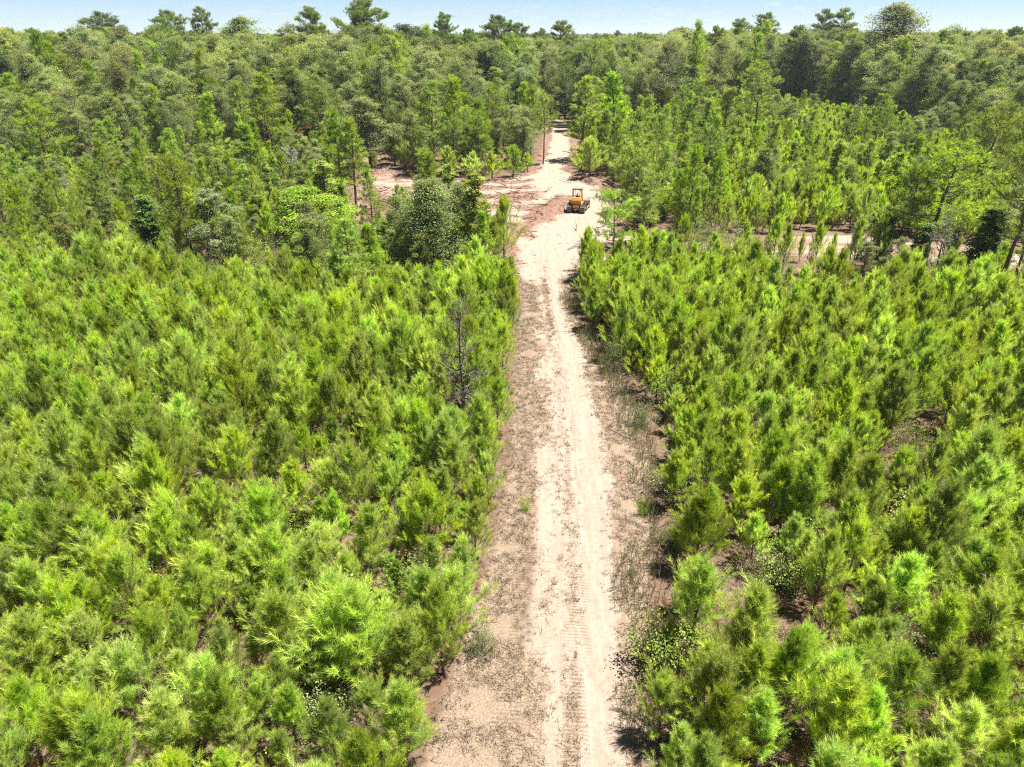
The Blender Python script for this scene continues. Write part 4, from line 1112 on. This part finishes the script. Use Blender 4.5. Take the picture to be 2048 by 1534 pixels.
def cage(bm):
    for sx in (-1, 1):
        bar(bm, (sx * .75, -.80, 2.5), (sx * .75, .5, 2.5), .03); bar(bm, (sx * .74, -.78, 2.97), (sx * .74, .49, 2.97), .05)
    bar(bm, (-.74, -.78, 2.97), (.74, -.78, 2.97), .05); bar(bm, (-.74, .49, 2.97), (.74, .49, 2.97), .05)
    bar(bm, (-.28, -.80, 1.95), (-.28, -.79, 2.97), .025); bar(bm, (.28, -.80, 1.95), (.28, -.79, 2.97), .025); bar(bm, (-.77, -.81, 2.2), (.77, -.81, 2.2), .03)
bm_obj("cage_frame", cage, M_YEL2, dz, 0)
def roof(bm): box(bm, (0, -.14, 3.07), (1.66, 1.5, .07), (.96, .96))
bm_obj("canopy_roof", roof, M_TAN, dz, .02)
def stack(bm): bar(bm, (.2, 1.3, 1.75), (.2, 1.3, 2.65), .06, 10); bar(bm, (-.22, 1.0, 1.75), (-.22, 1.0, 2.2), .09, 12)
bm_obj("exhaust_pipe", stack, M_DARK, dz, 0)
def blade(bm):
    prof = [(2.75, .05), (2.62, .35), (2.58, .65), (2.66, 1.0), (2.8, 1.2), (2.72, 1.22), (2.55, 1.02), (2.46, .65), (2.5, .33), (2.65, .05)]
    profile_x(bm, prof, -1.78, 1.78)
    for sx in (-1, 1): box(bm, (sx * 1.77, 2.62, .62), (.06, .34, 1.16))
bm_obj("blade", blade, M_BLADE, dz, 0)
for sx in (-1, 1):
    def arm(bm, sx=sx): bar(bm, (sx * 1.66, 2.5, .4), (sx * 1.64, -.1, .5), .09, 8); bar(bm, (sx * .5, 1.9, 1.3), (sx * .75, 2.5, .6), .05, 8)
    bm_obj("push_arm", arm, M_YEL2, dz, 0)
for sx in (-1, 1):
    def lamp(bm, sx=sx): bar(bm, (sx * .6, -.88, 2.88), (sx * .6, -.80, 2.88), .07, 12)
    bm_obj("work_lamp", lamp, M_TAN, dz, 0)

# ------------------------------------------------------------------ air
HAZE = 0.00011
if HAZE:
    bm = bmesh.new(); bmesh.ops.create_cube(bm, size=1)
    for v in bm.verts: v.co.x *= 7000; v.co.y = v.co.y * 4200 + 1900; v.co.z = -2.0 if v.co.z < 0 else 46.0
    me = bpy.data.meshes.new("haze"); bm.to_mesh(me); bm.free()
    m, nt, out = new_mat("thin_haze")
    pv = N(nt, "ShaderNodeVolumePrincipled"); pv.inputs["Color"].default_value = (.80, .90, 1.0, 1); pv.inputs["Density"].default_value = HAZE; pv.inputs["Anisotropy"].default_value = .2
    nt.links.new(pv.outputs[0], out.inputs["Volume"]); me.materials.append(m)
    tag(link("haze", me), "thin pale summer haze lying over the far forest", "haze", None, "stuff")

# ------------------------------------------------------------------ labels: look, then what stands near, then where in the photo
TEN = ["no", "five", "ten", "fifteen", "twenty", "twenty-five", "thirty", "thirty-five", "forty", "forty-five", "fifty", "fifty-five", "sixty", "sixty-five", "seventy", "seventy-five", "eighty", "eighty-five", "ninety", "ninety-five", "hundred"]
NOUN = {"young_pine": "young pine", "shrub": "shrub", "pine_tree": "pine", "hardwood_tree": "broad-leaved tree", "small_tree": "small broad-leaved tree"}
GROUP = {"young_pine": "young pines planted beside the track", "shrub": "shrubs among the young pines and scrub", "pine_tree": "pines round the clearing and in the forest", "tall_pine": "tall pines on the skyline",
         "hardwood_tree": "broad-leaved forest trees", "small_tree": "small broad-leaved trees in the scrub", "dead_tree": "bare dead trees", "vine_covered_tree": "vine-covered trees", "sweetgum_tree": "bright green column-shaped trees", "grey_oak": "dull grey-green trees", "rusty_tree": "rust-coloured trees"}
for p in PLACED:
    lb = p["label"]
    if not lb:
        u, v, d = proj(p["x"], p["y"], p["h"] * .65)
        iu = int(np.clip(round(float(u) / 2048 * 20), 0, 20)); iv = int(np.clip(round((1 - float(v) / 1534) * 20), 0, 20))
        across = "at the left border" if iu == 0 else "at the right border" if iu == 20 else TEN[iu] + " percent across"
        up = "at the bottom" if iv == 0 else TEN[iv] + " percent up"
        lb = f"{p['words']} {NOUN[p['kind']]} {p['where']}, {across}, {up}"
        w = lb.split()
        if len(w) > 16: lb = f"{p['words']} {NOUN[p['kind']]}, {across}, {up}"
    tag(p["o"], lb, p["cat"], GROUP.get(p["kind"]))
